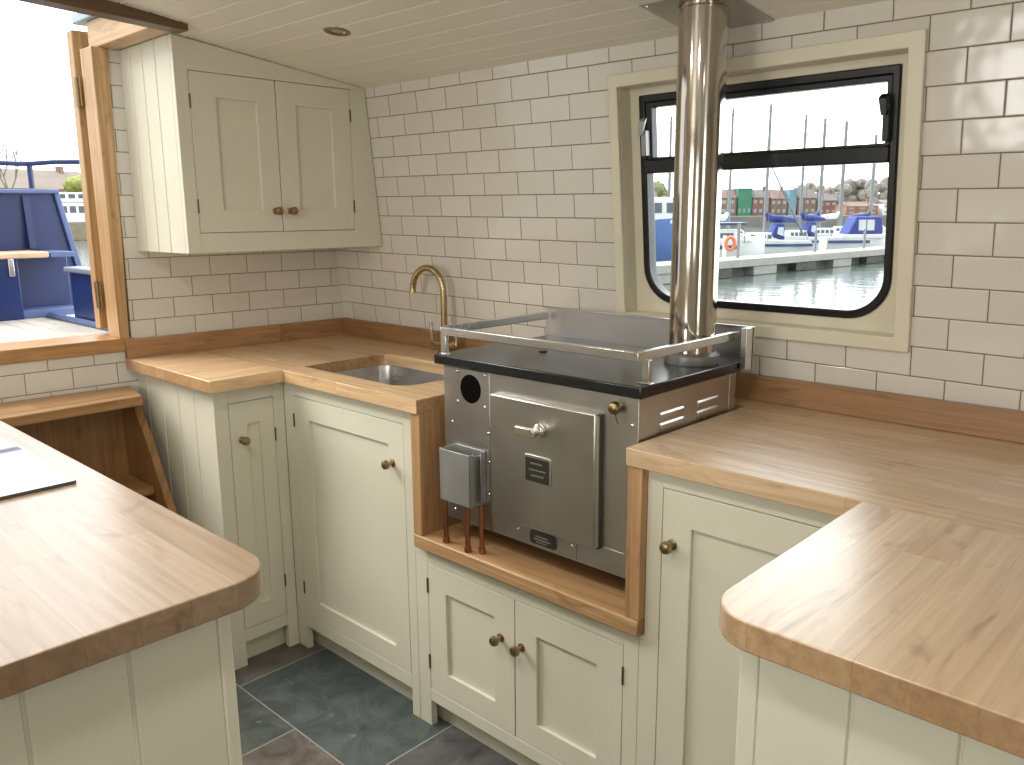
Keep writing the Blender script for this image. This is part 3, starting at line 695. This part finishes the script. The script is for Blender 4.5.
# ------------------------------------------------------------------ outside: the boat's own aft deck
BLUE=simple('blue_hull_paint',(.009,.022,.10),.32,var=.12,scale=6)
BLUEL=simple('pale_blue_paint',(.085,.125,.27),.4,var=.1,scale=9)
m=M()
for k in range(24):
    y=-.50-.07*k; m.box(-2.2,-.20,y-.066,y,.88,.9)
m.box(-2.2,-.19,-2.2,-.49,.85,.894)
struct(m.build('deck_planking',simple('weathered_teak',(.43,.40,.36),.75,var=.12,scale=14),bevel=.002)); bpy.data.objects['deck_planking'].name='floor_deck'
bw=thing('stern_bulwark',(-1.75,-.7,.9),'blue painted steel stern bulwark beyond the open doorway','bulwark')
m=M(); m.prism([(-.405,.90),(-.34,1.10),(-.405,1.455),(-2.2,1.44),(-2.2,.9)] if 0 else [(-.330,.90),(-.330,1.096),(-.398,1.455),(-2.2,1.44),(-2.2,.90)],lambda p,q,t:(t,p,q),-1.80,-1.76); m.build('plate',BLUE,bw,bevel=.003)
m=M(); m.prism([(-.330,1.08),(-.303,1.08),(-.378,1.47),(-.400,1.47)],lambda p,q,t:(t,p,q),-1.81,-1.74); m.build('edge_flange',BLUEL,bw,bevel=.003)
m=M(); m.prism([(-.38,1.452),(-.38,1.472),(-2.2,1.457),(-2.2,1.437)],lambda p,q,t:(t,p,q),-1.83,-1.72); m.build('capping',BLUEL,bw,bevel=.005)
for y in (-.535,-.95):
    m=M(); m.prism([(-1.76,1.2),(-1.72,1.2),(-1.745,1.44),(-1.76,1.44)],lambda p,q,t:(p,t,q),y,y+.028); m.build('stiffener',BLUE,bw)
lk=thing('stern_locker',(-1.5,-.8,.9),'blue stern locker with a timber seat slat and metal latch','locker')
m=M(); m.box(-1.715,-1.45,-2.2,-.672,.9002,1.165); m.box(-1.715,-1.60,-.672,-.42,.9002,1.165); m.build('body',BLUE,lk,bevel=.004)
m=M(); m.box(-1.70,-1.44,-2.2,-.545,1.166,1.192); m.build('seat_slat',simple('teak_slat',(.52,.37,.25),.6,var=.1),lk,bevel=.006)
m=M(); m.box(-1.70,-1.44,-.540,-.44,1.166,1.190); m.build('steel_end',BLUEL,lk,bevel=.004)
m=M(); m.box(-1.448,-1.440,-.712,-.690,1.09,1.165); m.build('latch',SATIN,lk,bevel=.002)
m=M(); m.box(-1.60,-1.47,-.672,-.43,.9002,.935); m.build('step_ledge',BLUEL,lk,bevel=.003)
sb=thing('side_bulwark',(-.8,-.5,.9),'low blue side bulwark with a grey cap beside the doorway','bulwark')
m=M(); m.box(-1.17,-.22,-.56,-.535,.9002,1.115); m.build('plate',BLUE,sb,bevel=.003)
m=M(); m.box(-1.17,-.22,-.585,-.510,1.1155,1.137); m.build('capping',simple('grey_cap',(.16,.19,.24),.4),sb,bevel=.006)
m=M(); m.tube([(-1.46,-.57,.90),(-1.43,-.575,.913),(-.25,-.575,.913)],.013,10); m.build('scupper_pipe',BLUEL,sb)
gr=thing('guard_rail',(-1.75,-.7,1.457),'blue tubular guard rail above the stern bulwark','rail')
m=M(); m.tube([(-1.75,-2.2,1.597),(-1.75,-.52,1.585),(-1.74,-.47,1.588),(-1.68,-.40,1.595),(-1.2,.25,1.60)],.011,12); m.build('rail',BLUE,gr)
m=M(); m.tube([(-1.75,-.487,1.475),(-1.75,-.487,1.585)],.0125,12); m.build('post',BLUE,gr)

# ------------------------------------------------------------------ outside: the marina
def water_mat():
    m,nt,b=mat('harbour_water'); L=nt.links.new
    b.inputs['Base Color'].default_value=(.10,.13,.125,1); b.inputs['Roughness'].default_value=.10
    tc=N(nt,'ShaderNodeTexCoord'); mp=N(nt,'ShaderNodeMapping'); mp.inputs['Scale'].default_value=(1.,1.,1.); L(tc.outputs['Object'],mp.inputs['Vector'])
    n=N(nt,'ShaderNodeTexNoise',Scale=1.6,Detail=4.); L(mp.outputs[0],n.inputs['Vector'])
    bp=N(nt,'ShaderNodeBump',Strength=.2,Distance=.1); L(n.outputs['Fac'],bp.inputs['Height']); L(bp.outputs['Normal'],b.inputs['Normal'])
    return m
m=M(); m.box(-120,60,.8,240,-1.14,-1.1); m.box(-120,-2.4,-60,.8,-1.14,-1.1)
o=m.build('harbour_water',water_mat()); o['label']='rippled grey harbour water outside the window'; o['category']='water'; o['kind']='stuff'
WH=simple('white_gelcoat',(.80,.82,.83),.3,var=.02); WIN=simple('boat_window',(.10,.12,.14),.1); CANVAS=simple('blue_canvas',(.035,.06,.27),.7,var=.12)
CLEAR=simple('vinyl_window',(.62,.68,.72),.2); ALU=simple('mast_alloy',(.24,.25,.26),.5,var=.03); NAVY=simple('navy_band',(.04,.08,.22),.35)
ORANGE=simple('orange_plastic',(.75,.22,.10),.5); REDP=simple('red_plate',(.6,.08,.08),.5); ROPE=simple('dark_stay',(.15,.16,.19),.6)
def boat_frame(x,y,ang,z=-1.1,k=1):
    c,s_=math.cos(ang),math.sin(ang)
    return lambda a,b,h:(x+k*a*c-b*s_,y+k*a*s_+b*c,z+h)
def hull(par,F,L,B,H,matl,band=None):
    m=M(F); rows=[]
    st_=9
    for i in range(st_+1):
        t=i/st_; a=-L/2+L*t
        w=B/2*(1-.25*(1-min(t/.4,1))) if t<.4 else B/2*(1-((t-.4)/.6)**2.2)
        w=max(w,.02); sheer=H*(1+.22*t*t)
        rows.append([m.v((a,-w*.72,.001)),m.v((a,-w*.95,H*.45)),m.v((a,-w,sheer)),m.v((a,w,sheer)),m.v((a,w*.95,H*.45)),m.v((a,w*.72,.001))])
    for i in range(st_):
        for k in range(5): m.face([rows[i][k],rows[i+1][k],rows[i+1][k+1],rows[i][k+1]])
    m.face(rows[0]); m.face(rows[-1][::-1])
    m.build('hull',matl,par,smooth=50)
    if band:
        m=M(F); m.box(-L/2+.02,L*.12,-B/2-.015,-B/2+.05,H*.72,H*.86); m.build('hull_stripe',band,par)
def cabin(par,F,a0,a1,w,z0,z1,slope=.25,wins=3):
    m=M(F); m.hexa([(a0,-w,z0),(a1,-w,z0),(a1,w,z0),(a0,w,z0),(a0+.05,-w*.85,z1),(a1-slope*(a1-a0),-w*.85,z1),(a1-slope*(a1-a0),w*.85,z1),(a0+.05,w*.85,z1)])
    c=m.build('cabin',WH,par,bevel=.04)
    for k in range(wins):
        d=(a1-a0)*(1-slope)/wins; q=a0+.12+k*d
        m=M(F); h=z1-z0; m.hexa([(q,-w*.985,z0+h*.3),(q+d*.7,-w*.985,z0+h*.3),(q+d*.7,-w*.90,z0+h*.3),(q,-w*.90,z0+h*.3),(q,-w*.905,z0+h*.75),(q+d*.7,-w*.905,z0+h*.75),(q+d*.7,-w*.85,z0+h*.75),(q,-w*.85,z0+h*.75)]); m.build('cabin_window',WIN,c)
def yacht(x,y,ang,L,mast,label,cover=CANVAS,hood=True,maststep=0.,stay=False,k=1,mr=.1):
    t=thing('sailing_yacht',(x,y,-1.1),label,'boat','boats moored in the marina'); F=boat_frame(x,y,ang,-1.1,k)
    hull(t,F,L,L*.30,.95,WH,NAVY)
    cabin(t,F,-L*.08,L*.30,L*.10,.95,1.38,.35,4)
    ms=L*maststep
    m=M(); m.tube([F(ms,0,1.3),F(ms,0,mast)],[mr,mr*.75],8); m.tube([F(ms,-.45,mast*.62),F(ms,.45,mast*.62)],.025,6); m.build('mast',ALU,t)
    m=M(); m.tube([F(ms-.1,0,1.95),F(-L*.38,0,1.85)],.05,8); m.build('boom',ALU,t)
    pts=[F(ms-.02,0,2.35),F(ms-.25,0,2.10),F(ms-L*.2,0,2.06),F(-L*.37,0,1.98)]
    m=M(); m.tube(pts,[.14,.20,.17,.09],10); m.build('sail_cover',cover,t,smooth=60)
    if hood:
        m=M(F); m.hexa([(-L*.20,-L*.11,1.0),(-L*.05,-L*.11,1.25),(-L*.05,L*.11,1.25),(-L*.20,L*.11,1.0),(-L*.20,-L*.09,1.85),(-L*.10,-L*.09,1.85),(-L*.10,L*.09,1.85),(-L*.20,L*.09,1.85)]); sh=m.build('spray_hood',CANVAS,t,bevel=.06)
        m=M(F); m.hexa([(-L*.18,-L*.117,1.2),(-L*.11,-L*.117,1.32),(-L*.11,-L*.10,1.32),(-L*.18,-L*.10,1.2),(-L*.18,-L*.104,1.65),(-L*.125,-L*.104,1.65),(-L*.125,-L*.085,1.65),(-L*.18,-L*.085,1.65)]); m.build('hood_window',CLEAR,sh)
    m=M(); m.tube([F(L*.49,0,1.15),F(ms,0,mast-.1)],.018,5); m.tube([F(-L*.49,0,1.0),F(ms,0,mast-.1)],.014,5)
    for s_ in (-1,1): m.tube([F(ms,s_*L*.14,1.0),F(ms,s_*.45,mast*.62),F(ms,0,mast-.1)],.012,5)
    m.build('rigging',ROPE,t)
    if stay:
        m=M(); m.tube([F(-L*.42,-.3,1.2),F(ms-.1,-.1,mast*.62)],[.06,.035],8); m.build('furled_sail',ROPE,t)
    return t
IR=math.atan2(.687,.726)       # heading that shows a boat broadside to the window
# nearest: white cruisers seen either side of the flue
t=thing('motor_cruiser',(-20.6,33.0,-1.1),'white cabin cruiser with blue hull seen left of the flue','boat','boats moored in the marina')
F=boat_frame(-20.6,33.0,IR); hull(t,F,5.4,2.2,2.0,simple('cruiser_blue',(.10,.20,.50),.35)); 
m=M(F); m.box(-2.3,1.5,-1.0,1.0,1.9,2.1); m.build('deck_moulding',WH,t,bevel=.03); cabin(t,F,-2.1,1.3,.9,2.1,3.15,.1,4)
t=thing('motor_cruiser',(-16.4,32.2,-1.1),'small white boat with a navy canopy band right of the flue','boat','boats moored in the marina')
F=boat_frame(-16.4,32.2,IR); hull(t,F,3.6,1.6,1.15,WH,NAVY); cabin(t,F,-1.4,1.1,.68,1.15,1.65,.3,2)
m=M(F); m.box(-1.7,.8,-.70,.70,1.86,1.98); m.build('canopy',NAVY,t,bevel=.04)
for a in (-1.6,.7):
    for s_ in (-.66,.66): m=M(F); m.tube([(a,s_,1.1),(a,s_,1.87)],.02,6); m.build('canopy_post',ALU,t)
yacht(-17.76,38.65,IR,4.6,7.72,'white yacht with a long blue sail cover and the tallest mast',stay=True,k=-1)
yacht(-18.47,44.31,IR+.2,4.2,7.73,'white yacht with blue spray hood left of the blue-canopied cruiser',k=-1)
yacht(-20.07,50.53,IR,4.6,8.1,'distant yacht with mast next right of the spray-hooded yacht',hood=False,mr=.14,cover=NAVY)
yacht(-21.17,56.52,IR-.2,4.8,8.44,'distant yacht with mast just left of the blue-canopied cruiser',hood=False,mr=.16,cover=WH)
yacht(-21.59,63.16,IR,4.8,8.0,'distant yacht with mast above the blue-canopied cruiser',hood=False,mr=.16,cover=NAVY)
yacht(-23.22,44.72,IR,4.4,8.5,'distant yacht close beside the flue in front of the green sheeting',hood=False,cover=WH)
yacht(-24.6,40.2,IR,4.4,7.8,'distant yacht left of the flue in the upper pane',hood=False,cover=NAVY)
# cruiser under blue canvas
t=thing('motor_cruiser',(-15.1,44.0,-1.1),'white cruiser with a square blue canvas wheelhouse at the right','boat','boats moored in the marina')
F=boat_frame(-15.1,44.0,IR); hull(t,F,3.6,1.5,1.05,WH,NAVY)
m=M(F); m.box(-1.0,1.35,-.70,.70,1.0,1.22); m.build('coaming',WH,t,bevel=.03)
m=M(F); m.hexa([(-.75,-.68,1.2),(1.15,-.68,1.2),(1.15,.68,1.2),(-.75,.68,1.2),(-.30,-.60,2.15),(1.08,-.60,2.15),(1.08,.60,2.15),(-.30,.60,2.15)]); cv=m.build('canvas_wheelhouse',CANVAS,t,bevel=.08)
for a in (-.18,.26):
    m=M(F); m.hexa([(a,-.70,1.42),(a+.38,-.70,1.42),(a+.38,-.63,1.42),(a,-.63,1.42),(a,-.655,1.98),(a+.38,-.655,1.98),(a+.38,-.58,1.98),(a,-.58,1.98)]); m.build('canvas_window',CLEAR,cv)
# pontoon
pt=thing('pontoon',(-12.4,30,-1.1),'long grey floating pontoon in front of the moored boats','pontoon')
CONC=simple('pontoon_concrete',(.32,.32,.29),.8,var=.1,scale=3); WEED=simple('weedy_float',(.055,.065,.05),.8,var=.3,scale=4)
ang=math.atan2(.997,.076)
F=boat_frame(-12.6,31.0,ang)
m=M(F); m.box(-13,16,0,1.5,.36,.66); m.build('walkway',CONC,pt,bevel=.02)
for k in range(9):
    a=-12.4+3.2*k
    m=M(F); m.box(a,a+1.7,.05,1.45,.001,.36); m.build('float',CONC if k%2 else WEED,pt,bevel=.03)
    m=M(F); m.box(a+1.75,a+3.1,.35,1.2,.001,.34); m.build('under_void',WEED,pt)
for k,(a,h) in enumerate(((-2.8,2.0),(3.3,1.6),(8.0,1.6))):
    m=M(); m.tube([F(a,.8,.662),F(a,.8,h)],.06,8); o=m.build('mooring_post',ALU)
    tag(o,('mooring post on the pontoon beside the orange lifebuoy','mooring post at the middle of the pontoon','mooring post at the far end of the pontoon')[k],'post','posts on the pontoon')
lb=thing('lifebuoy_stand',F(-3.9,.7,.66),'orange lifebuoy on a pale stand on the pontoon','lifebuoy')
m=M(F); m.box(-3.95,-3.85,.65,.75,.661,1.55); m.build('stand',WH,lb)
m=M(); c=F(-3.9,.45,1.25); pts=[]
for k in range(17):
    a=2*PI*k/16; d=Vector((.73,.69,0)); pts.append(tuple(Vector(c)+d*(.17*math.cos(a))+Vector((0,0,.24*math.sin(a)))))
m.tube(pts,.075,8,cap=False); m.build('ring',ORANGE,lb,smooth=60)

# far shore: buildings and trees
quay=M(boat_frame(-64.4,144.9,math.atan2(.687,.726),0)); quay.box(-70,70,-14,30,-1.0995,.6)
o=quay.build('quay',simple('quay_stone',(.24,.23,.21),.9,var=.1,scale=.4)); tag(o,'low stone quay along the far shore','quay')
def house(x,y,ang,w,d,h,rh,wall,roof,label,nw=3,floors=2,z=.6,nm='building'):
    t=thing(nm,(x,y,z),label,'building','buildings on the far shore'); F=boat_frame(x,y,ang,z)
    m=M(F); m.box(-w/2,w/2,0,d,0,h); wl_=m.build('wall',wall,t)
    m=M(); m.prism([(-.15,h),(d+.15,h),(d/2,h+rh)],lambda p,q,s_:F(s_,p,q),-w/2-.04,w/2+.04); m.build('roof',roof,t)
    for f in range(floors):
        for k in range(nw):
            a=-w/2+w*(k+.5)/nw; zz=h*(f+.35)/floors
            m=M(F); m.box(a-w*.13/nw*2,a+w*.13/nw*2,-.06,.05,zz,zz+h*.4/floors); m.build('window',WINL,wl_)
    m=M(F); m.box(w*.3,w*.3+.45,d*.42,d*.55,h+rh*.4,h+rh+.55); m.build('chimney',wall,t)
    return t
WINL=simple('pale_window',(.35,.37,.38),.3)
BR1=simple('red_brick',(.25,.125,.095),.9,var=.12,scale=.8); BR2=simple('brown_brick',(.23,.15,.115),.9,var=.12,scale=.8); BR3=simple('orange_brick',(.33,.165,.10),.9,var=.1,scale=.8)
RF1=simple('grey_slate_roof',(.16,.15,.148),.8,var=.1,scale=.5); RF2=simple('clay_roof',(.20,.135,.11),.8,var=.12,scale=.5)
GREEN=simple('green_sheeting',(.05,.24,.15),.7,var=.1,scale=.6); CYAN=simple('pale_blue_cladding',(.13,.30,.38),.6,var=.05)
PX=Vector((-64.4,144.9)); DX=Vector((.726,.687)); DN=Vector((-.4169,.9088))
def far(sd,back=0.):
    q=PX+DX*sd+DN*back; return q.x,q.y
for sd,bk,w,h,rh,wl_,rf,lb_ in (
  (-28.5,0,5.2,3.0,1.6,BR1,RF2,'red brick house behind the boats left of the flue'),
  (-14.0,0,4.6,3.2,1.6,BR2,RF2,'brown brick house left of the green sheeted building'),
  (-7.3,0,3.0,3.2,1.5,BR1,RF1,'red brick house right of the green sheeted building'),
  (-4.05,0,2.9,3.0,1.6,BR2,RF2,'brown brick house left of the narrow pale blue block'),
  (1.0,0,3.3,3.1,1.9,BR2,RF1,'brown brick house right of the narrow pale blue block'),
  (4.75,0,3.4,2.6,1.4,BR1,RF1,'red brick house with a low grey roof behind the masts'),
  (10.4,-9,5.4,1.5,.8,BR3,RF2,'long low orange brick building above the blue-canopied cruiser'),
  (15.6,-9,3.2,1.9,.7,WH,RF1,'white low building at the far right of the window')):
    x,y=far(sd,bk); house(x,y,IR,w,5,h,rh,wl_,rf,lb_,nw=3)
def block(sd,w,h,mt,lab):
    x,y=far(sd)
    t=thing('building',(x,y,.6),lab,'building','buildings on the far shore'); F=boat_frame(x,y,IR,.6)
    m=M(F); m.box(-w/2,w/2,0,4,0,h); b_=m.build('wall',mt,t,bevel=.05)
    m=M(F); m.box(-w/2-.02,w/2+.02,-.05,4.05,h,h+.2); m.build('parapet',mt,t)
    for k in range(3):
        m=M(F); m.box(-w/2+w*(k+.25)/3,-w/2+w*(k+.6)/3,-.05,.05,.6,1.3); m.build('window',WINL,b_)
block(-10.2,2.5,4.7,GREEN,'building wrapped in green sheeting on the far shore')
block(-1.6,1.4,4.4,CYAN,'narrow pale blue block between brick houses')
TR1=simple('winter_trees',(.24,.225,.20),.95,var=.25,scale=1.2); TR2=simple('green_bush',(.22,.25,.12),.95,var=.3,scale=2.); BARK=simple('bark',(.20,.17,.14),.9,var=.15)
def tree(x,y,h,r,mt,label,seed,z=.6,nm='tree',n=11):
    t=thing(nm,(x,y,z),label,'tree','trees on the far shore'); rnd=random.Random(seed)
    m=M(); m.tube([(x,y,z),(x,y,z+h*.5)],[r*.12,r*.07],7); m.build('trunk',BARK,t)
    m=M()
    for k in range(n):
        a=rnd.uniform(0,2*PI); q=rnd.uniform(0,.62)*r
        m.blob((x+q*math.cos(a),y+q*math.sin(a),z+h*(.32+.50*rnd.random())),(r*rnd.uniform(.3,.45),r*rnd.uniform(.3,.45),h*rnd.uniform(.12,.2)),3,.16,seed*31+k)
    m.build('crown',mt,t,smooth=80)
LT=('grey winter tree crown behind the brown house right of the pale blue block','rounded grey tree left of the mast above the canopied cruiser','broad grey tree right of the mast above the canopied cruiser','tall grey tree behind the orange brick building','bushy grey tree near the right edge of the window','grey tree behind the low grey roofed house','grey tree at the far right of the window','grey tree above the red house beside the green sheeting')
for k,(sd,bk,h,r) in enumerate(((1.5,12,6.6,2.8),(7.6,12,6.4,2.9),(10.8,18,7.6,3.0),(13.8,12,7.0,2.9),(17.2,18,7.4,3.0),(4.6,18,6.6,2.8),(20.0,12,6.8,2.9),(-6.0,12,5.6,2.6))):
    x,y=far(sd,bk); tree(x,y,h,r,TR1,LT[k],k+3)
for k,(sd,h,r) in enumerate(((-28,6.6,3.0),(-21,6.6,3.0))):
    x,y=far(sd,12); tree(x,y,h,r,TR2,('green tree left of the flue beyond the nearest cruiser','green tree just behind the flue beyond the boats')[k],k+40)

# beyond the stern
o=M(); o.box(-190,-106,-70,60,-1.0995,1.09)
b_=o.build('river_bank',simple('grassy_bank',(.20,.20,.13),.95,var=.2,scale=.4)); tag(b_,'grassy river bank beyond the stern','bank')
house(-116.6,36.7,PI/2+.25,15,9,3.8,2.6,BR2,simple('brown_tile_roof',(.20,.165,.14),.85,var=.1,scale=.4),'brown roofed house beyond the stern, right of the bare tree',nw=3,floors=1,z=1.09)
house(-113.0,13.0,PI/2+.15,20,9,3.3,3.0,simple('buff_render',(.27,.25,.20),.9),simple('mossy_tile_roof',(.20,.185,.14),.85,var=.12,scale=.4),'low mossy roofed building beyond the stern bulwark',nw=4,floors=1,z=1.09)
tree(-109.5,39.3,5.8,3.2,simple('spring_leaves',(.24,.27,.07),.9,var=.35,scale=1.5),'yellow-green bush beside the door jamb beyond the stern',77,z=1.09,nm='bush',n=46)
# bare tree
bt=thing('bare_tree',(-107.5,29.6,1.09),'leafless tree beyond the stern at the left edge','tree')
m=M(); rnd=random.Random(9)
def grow(p,d,l,r,lev):
    q=p+d*l; m.tube([p,q],[r,r*.65],5 if lev<3 else 4)
    if lev>=5: return
    for k in range(3 if lev<4 else 2):
        a=Vector((rnd.uniform(-1,1),rnd.uniform(-1,1),rnd.uniform(-.1,.7))); e=(d+a*.62).normalized()
        grow(q,e,l*rnd.uniform(.62,.8),r*.6,lev+1)
grow(Vector((-107.5,29.6,1.09)),Vector((0,0,1)),2.75,.2,0)
m.build('branches',BARK,bt)
# white houseboat astern, behind a low jetty
PXB=(-99.0,33.3); JETXY=(-92.5,31.0); IB=math.atan2(.94,.33)
t=thing('motor_cruiser',(PXB[0],PXB[1],-1.1),'long white motor yacht between the stern bulwark and the door jamb','boat','boats moored astern')
F=boat_frame(PXB[0],PXB[1],IB,-1.1); hull(t,F,15,4.2,2.3,WH); cabin(t,F,-6.5,5.0,1.9,2.4,4.0,.08,12)
m=M(F); m.box(-6.2,4.0,-1.7,1.7,4.02,4.25); m.build('upper_deck',WH,t,bevel=.08)
m=M(F); m.box(-5.4,2.6,-1.4,1.4,4.25,5.1); wh_=m.build('deck_house',WH,t,bevel=.08)
for k in range(8):
    m=M(F); m.box(-5.1+k*.98,-4.45+k*.98,-1.43,-1.38,4.45,4.9); m.build('house_window',WIN,wh_)
F=boat_frame(JETXY[0],JETXY[1],IB,-1.1)
o=M(F); o.box(-14,22,-1.2,1.2,.0015,1.9); b_=o.build('jetty',simple('timber_jetty',(.27,.24,.17),.9,var=.15,scale=1.5),bevel=.05); tag(b_,'low timber jetty in front of the white motor yacht astern','jetty')

# ------------------------------------------------------------------ daylight and added fill lamps
w=bpy.data.worlds.new('overcast'); SC.world=w; w.use_nodes=True; nt=w.node_tree; L=nt.links.new
bg=nt.nodes['Background']; tc=N(nt,'ShaderNodeTexCoord'); sp=N(nt,'ShaderNodeSeparateXYZ'); L(tc.outputs['Generated'],sp.inputs[0])
# overcast sky: brighter over the harbour (+y) than over the stern
rp=N(nt,'ShaderNodeMapRange',interpolation_type='SMOOTHSTEP'); rp.inputs['From Min'].default_value=-.1; rp.inputs['From Max'].default_value=.75
rp.inputs['To Min'].default_value=.85; rp.inputs['To Max'].default_value=3.2; L(sp.outputs['Y'],rp.inputs['Value'])
L(rp.outputs[0],bg.inputs['Strength']); bg.inputs['Color'].default_value=(.96,.985,1.,1)
def area(name,loc,rot,sx,sy,power,col=(1,.98,.95)):
    l=bpy.data.lights.new(name,'AREA'); l.shape='RECTANGLE'; l.size=sx; l.size_y=sy; l.energy=power; l.color=col
    o=bpy.data.objects.new(name,l); C.objects.link(o); o.location=loc; o.rotation_euler=rot; return o
area('fill_far_side',(1.625,-3.03,1.36),(PI/2,0,0),.68,.52,7.5)  # added fill lamp at an unseen window opposite
area('fill_saloon_side',(3.125,-3.03,1.36),(PI/2,0,0),.68,.52,1.2)  # weaker fill lamp, also added on the unseen side
sun=bpy.data.lights.new('veiled_sun','SUN'); sun.energy=2.95; sun.angle=math.radians(45); sun.color=(1,.97,.92)
so=bpy.data.objects.new('veiled_sun',sun); C.objects.link(so); so.location=(-3,-3,6); so.rotation_euler=Vector((1.27,.84,-1.55)).to_track_quat('-Z','Y').to_euler()
area('fill_forward_end',(4.38,-2.0,1.25),(PI/2,0,PI/2),.6,1.1,5)  # added fill from the unseen end wall, no doorway modelled there
# added fill lamps under the ceiling, out of view, to brighten the walkway side
for k,(x,y,p) in enumerate(((1.25,-1.50,3.3),(2.05,-1.50,2.9),(2.85,-1.50,.5))):
    l=bpy.data.lights.new('ceiling_fill','AREA'); l.shape='DISK'; l.size=.16; l.energy=p; l.color=(1,.95,.86)
    o=bpy.data.objects.new('ceiling_fill',l); C.objects.link(o); o.location=(x,y,ZX(x,y)-.012)
SC.cycles.use_denoising=True
SC.cycles.max_bounces=10; SC.cycles.diffuse_bounces=6; SC.cycles.glossy_bounces=5; SC.cycles.transparent_max_bounces=12
SC.cycles.sample_clamp_indirect=6

# ------------------------------------------------------------------ camera
cam=bpy.data.cameras.new('camera'); co=bpy.data.objects.new('camera',cam); C.objects.link(co)
Rm=Matrix(((0.72618986,-0.13239168,0.67462636,2.62032265),(0.68745441,0.15039357,-0.71048449,-1.83252712),(-0.00739723,0.9797215,0.20022753,1.34323995),(0,0,0,1)))
co.matrix_world=Rm
cam.sensor_fit='HORIZONTAL'; cam.sensor_width=36; cam.lens=827.19*36/1024; cam.clip_start=.02; cam.clip_end=600
SC.camera=co
vs=SC.view_settings; vs.view_transform='Standard'; vs.look='None'; vs.gamma=1; vs.use_curve_mapping=False; vs.exposure=.80
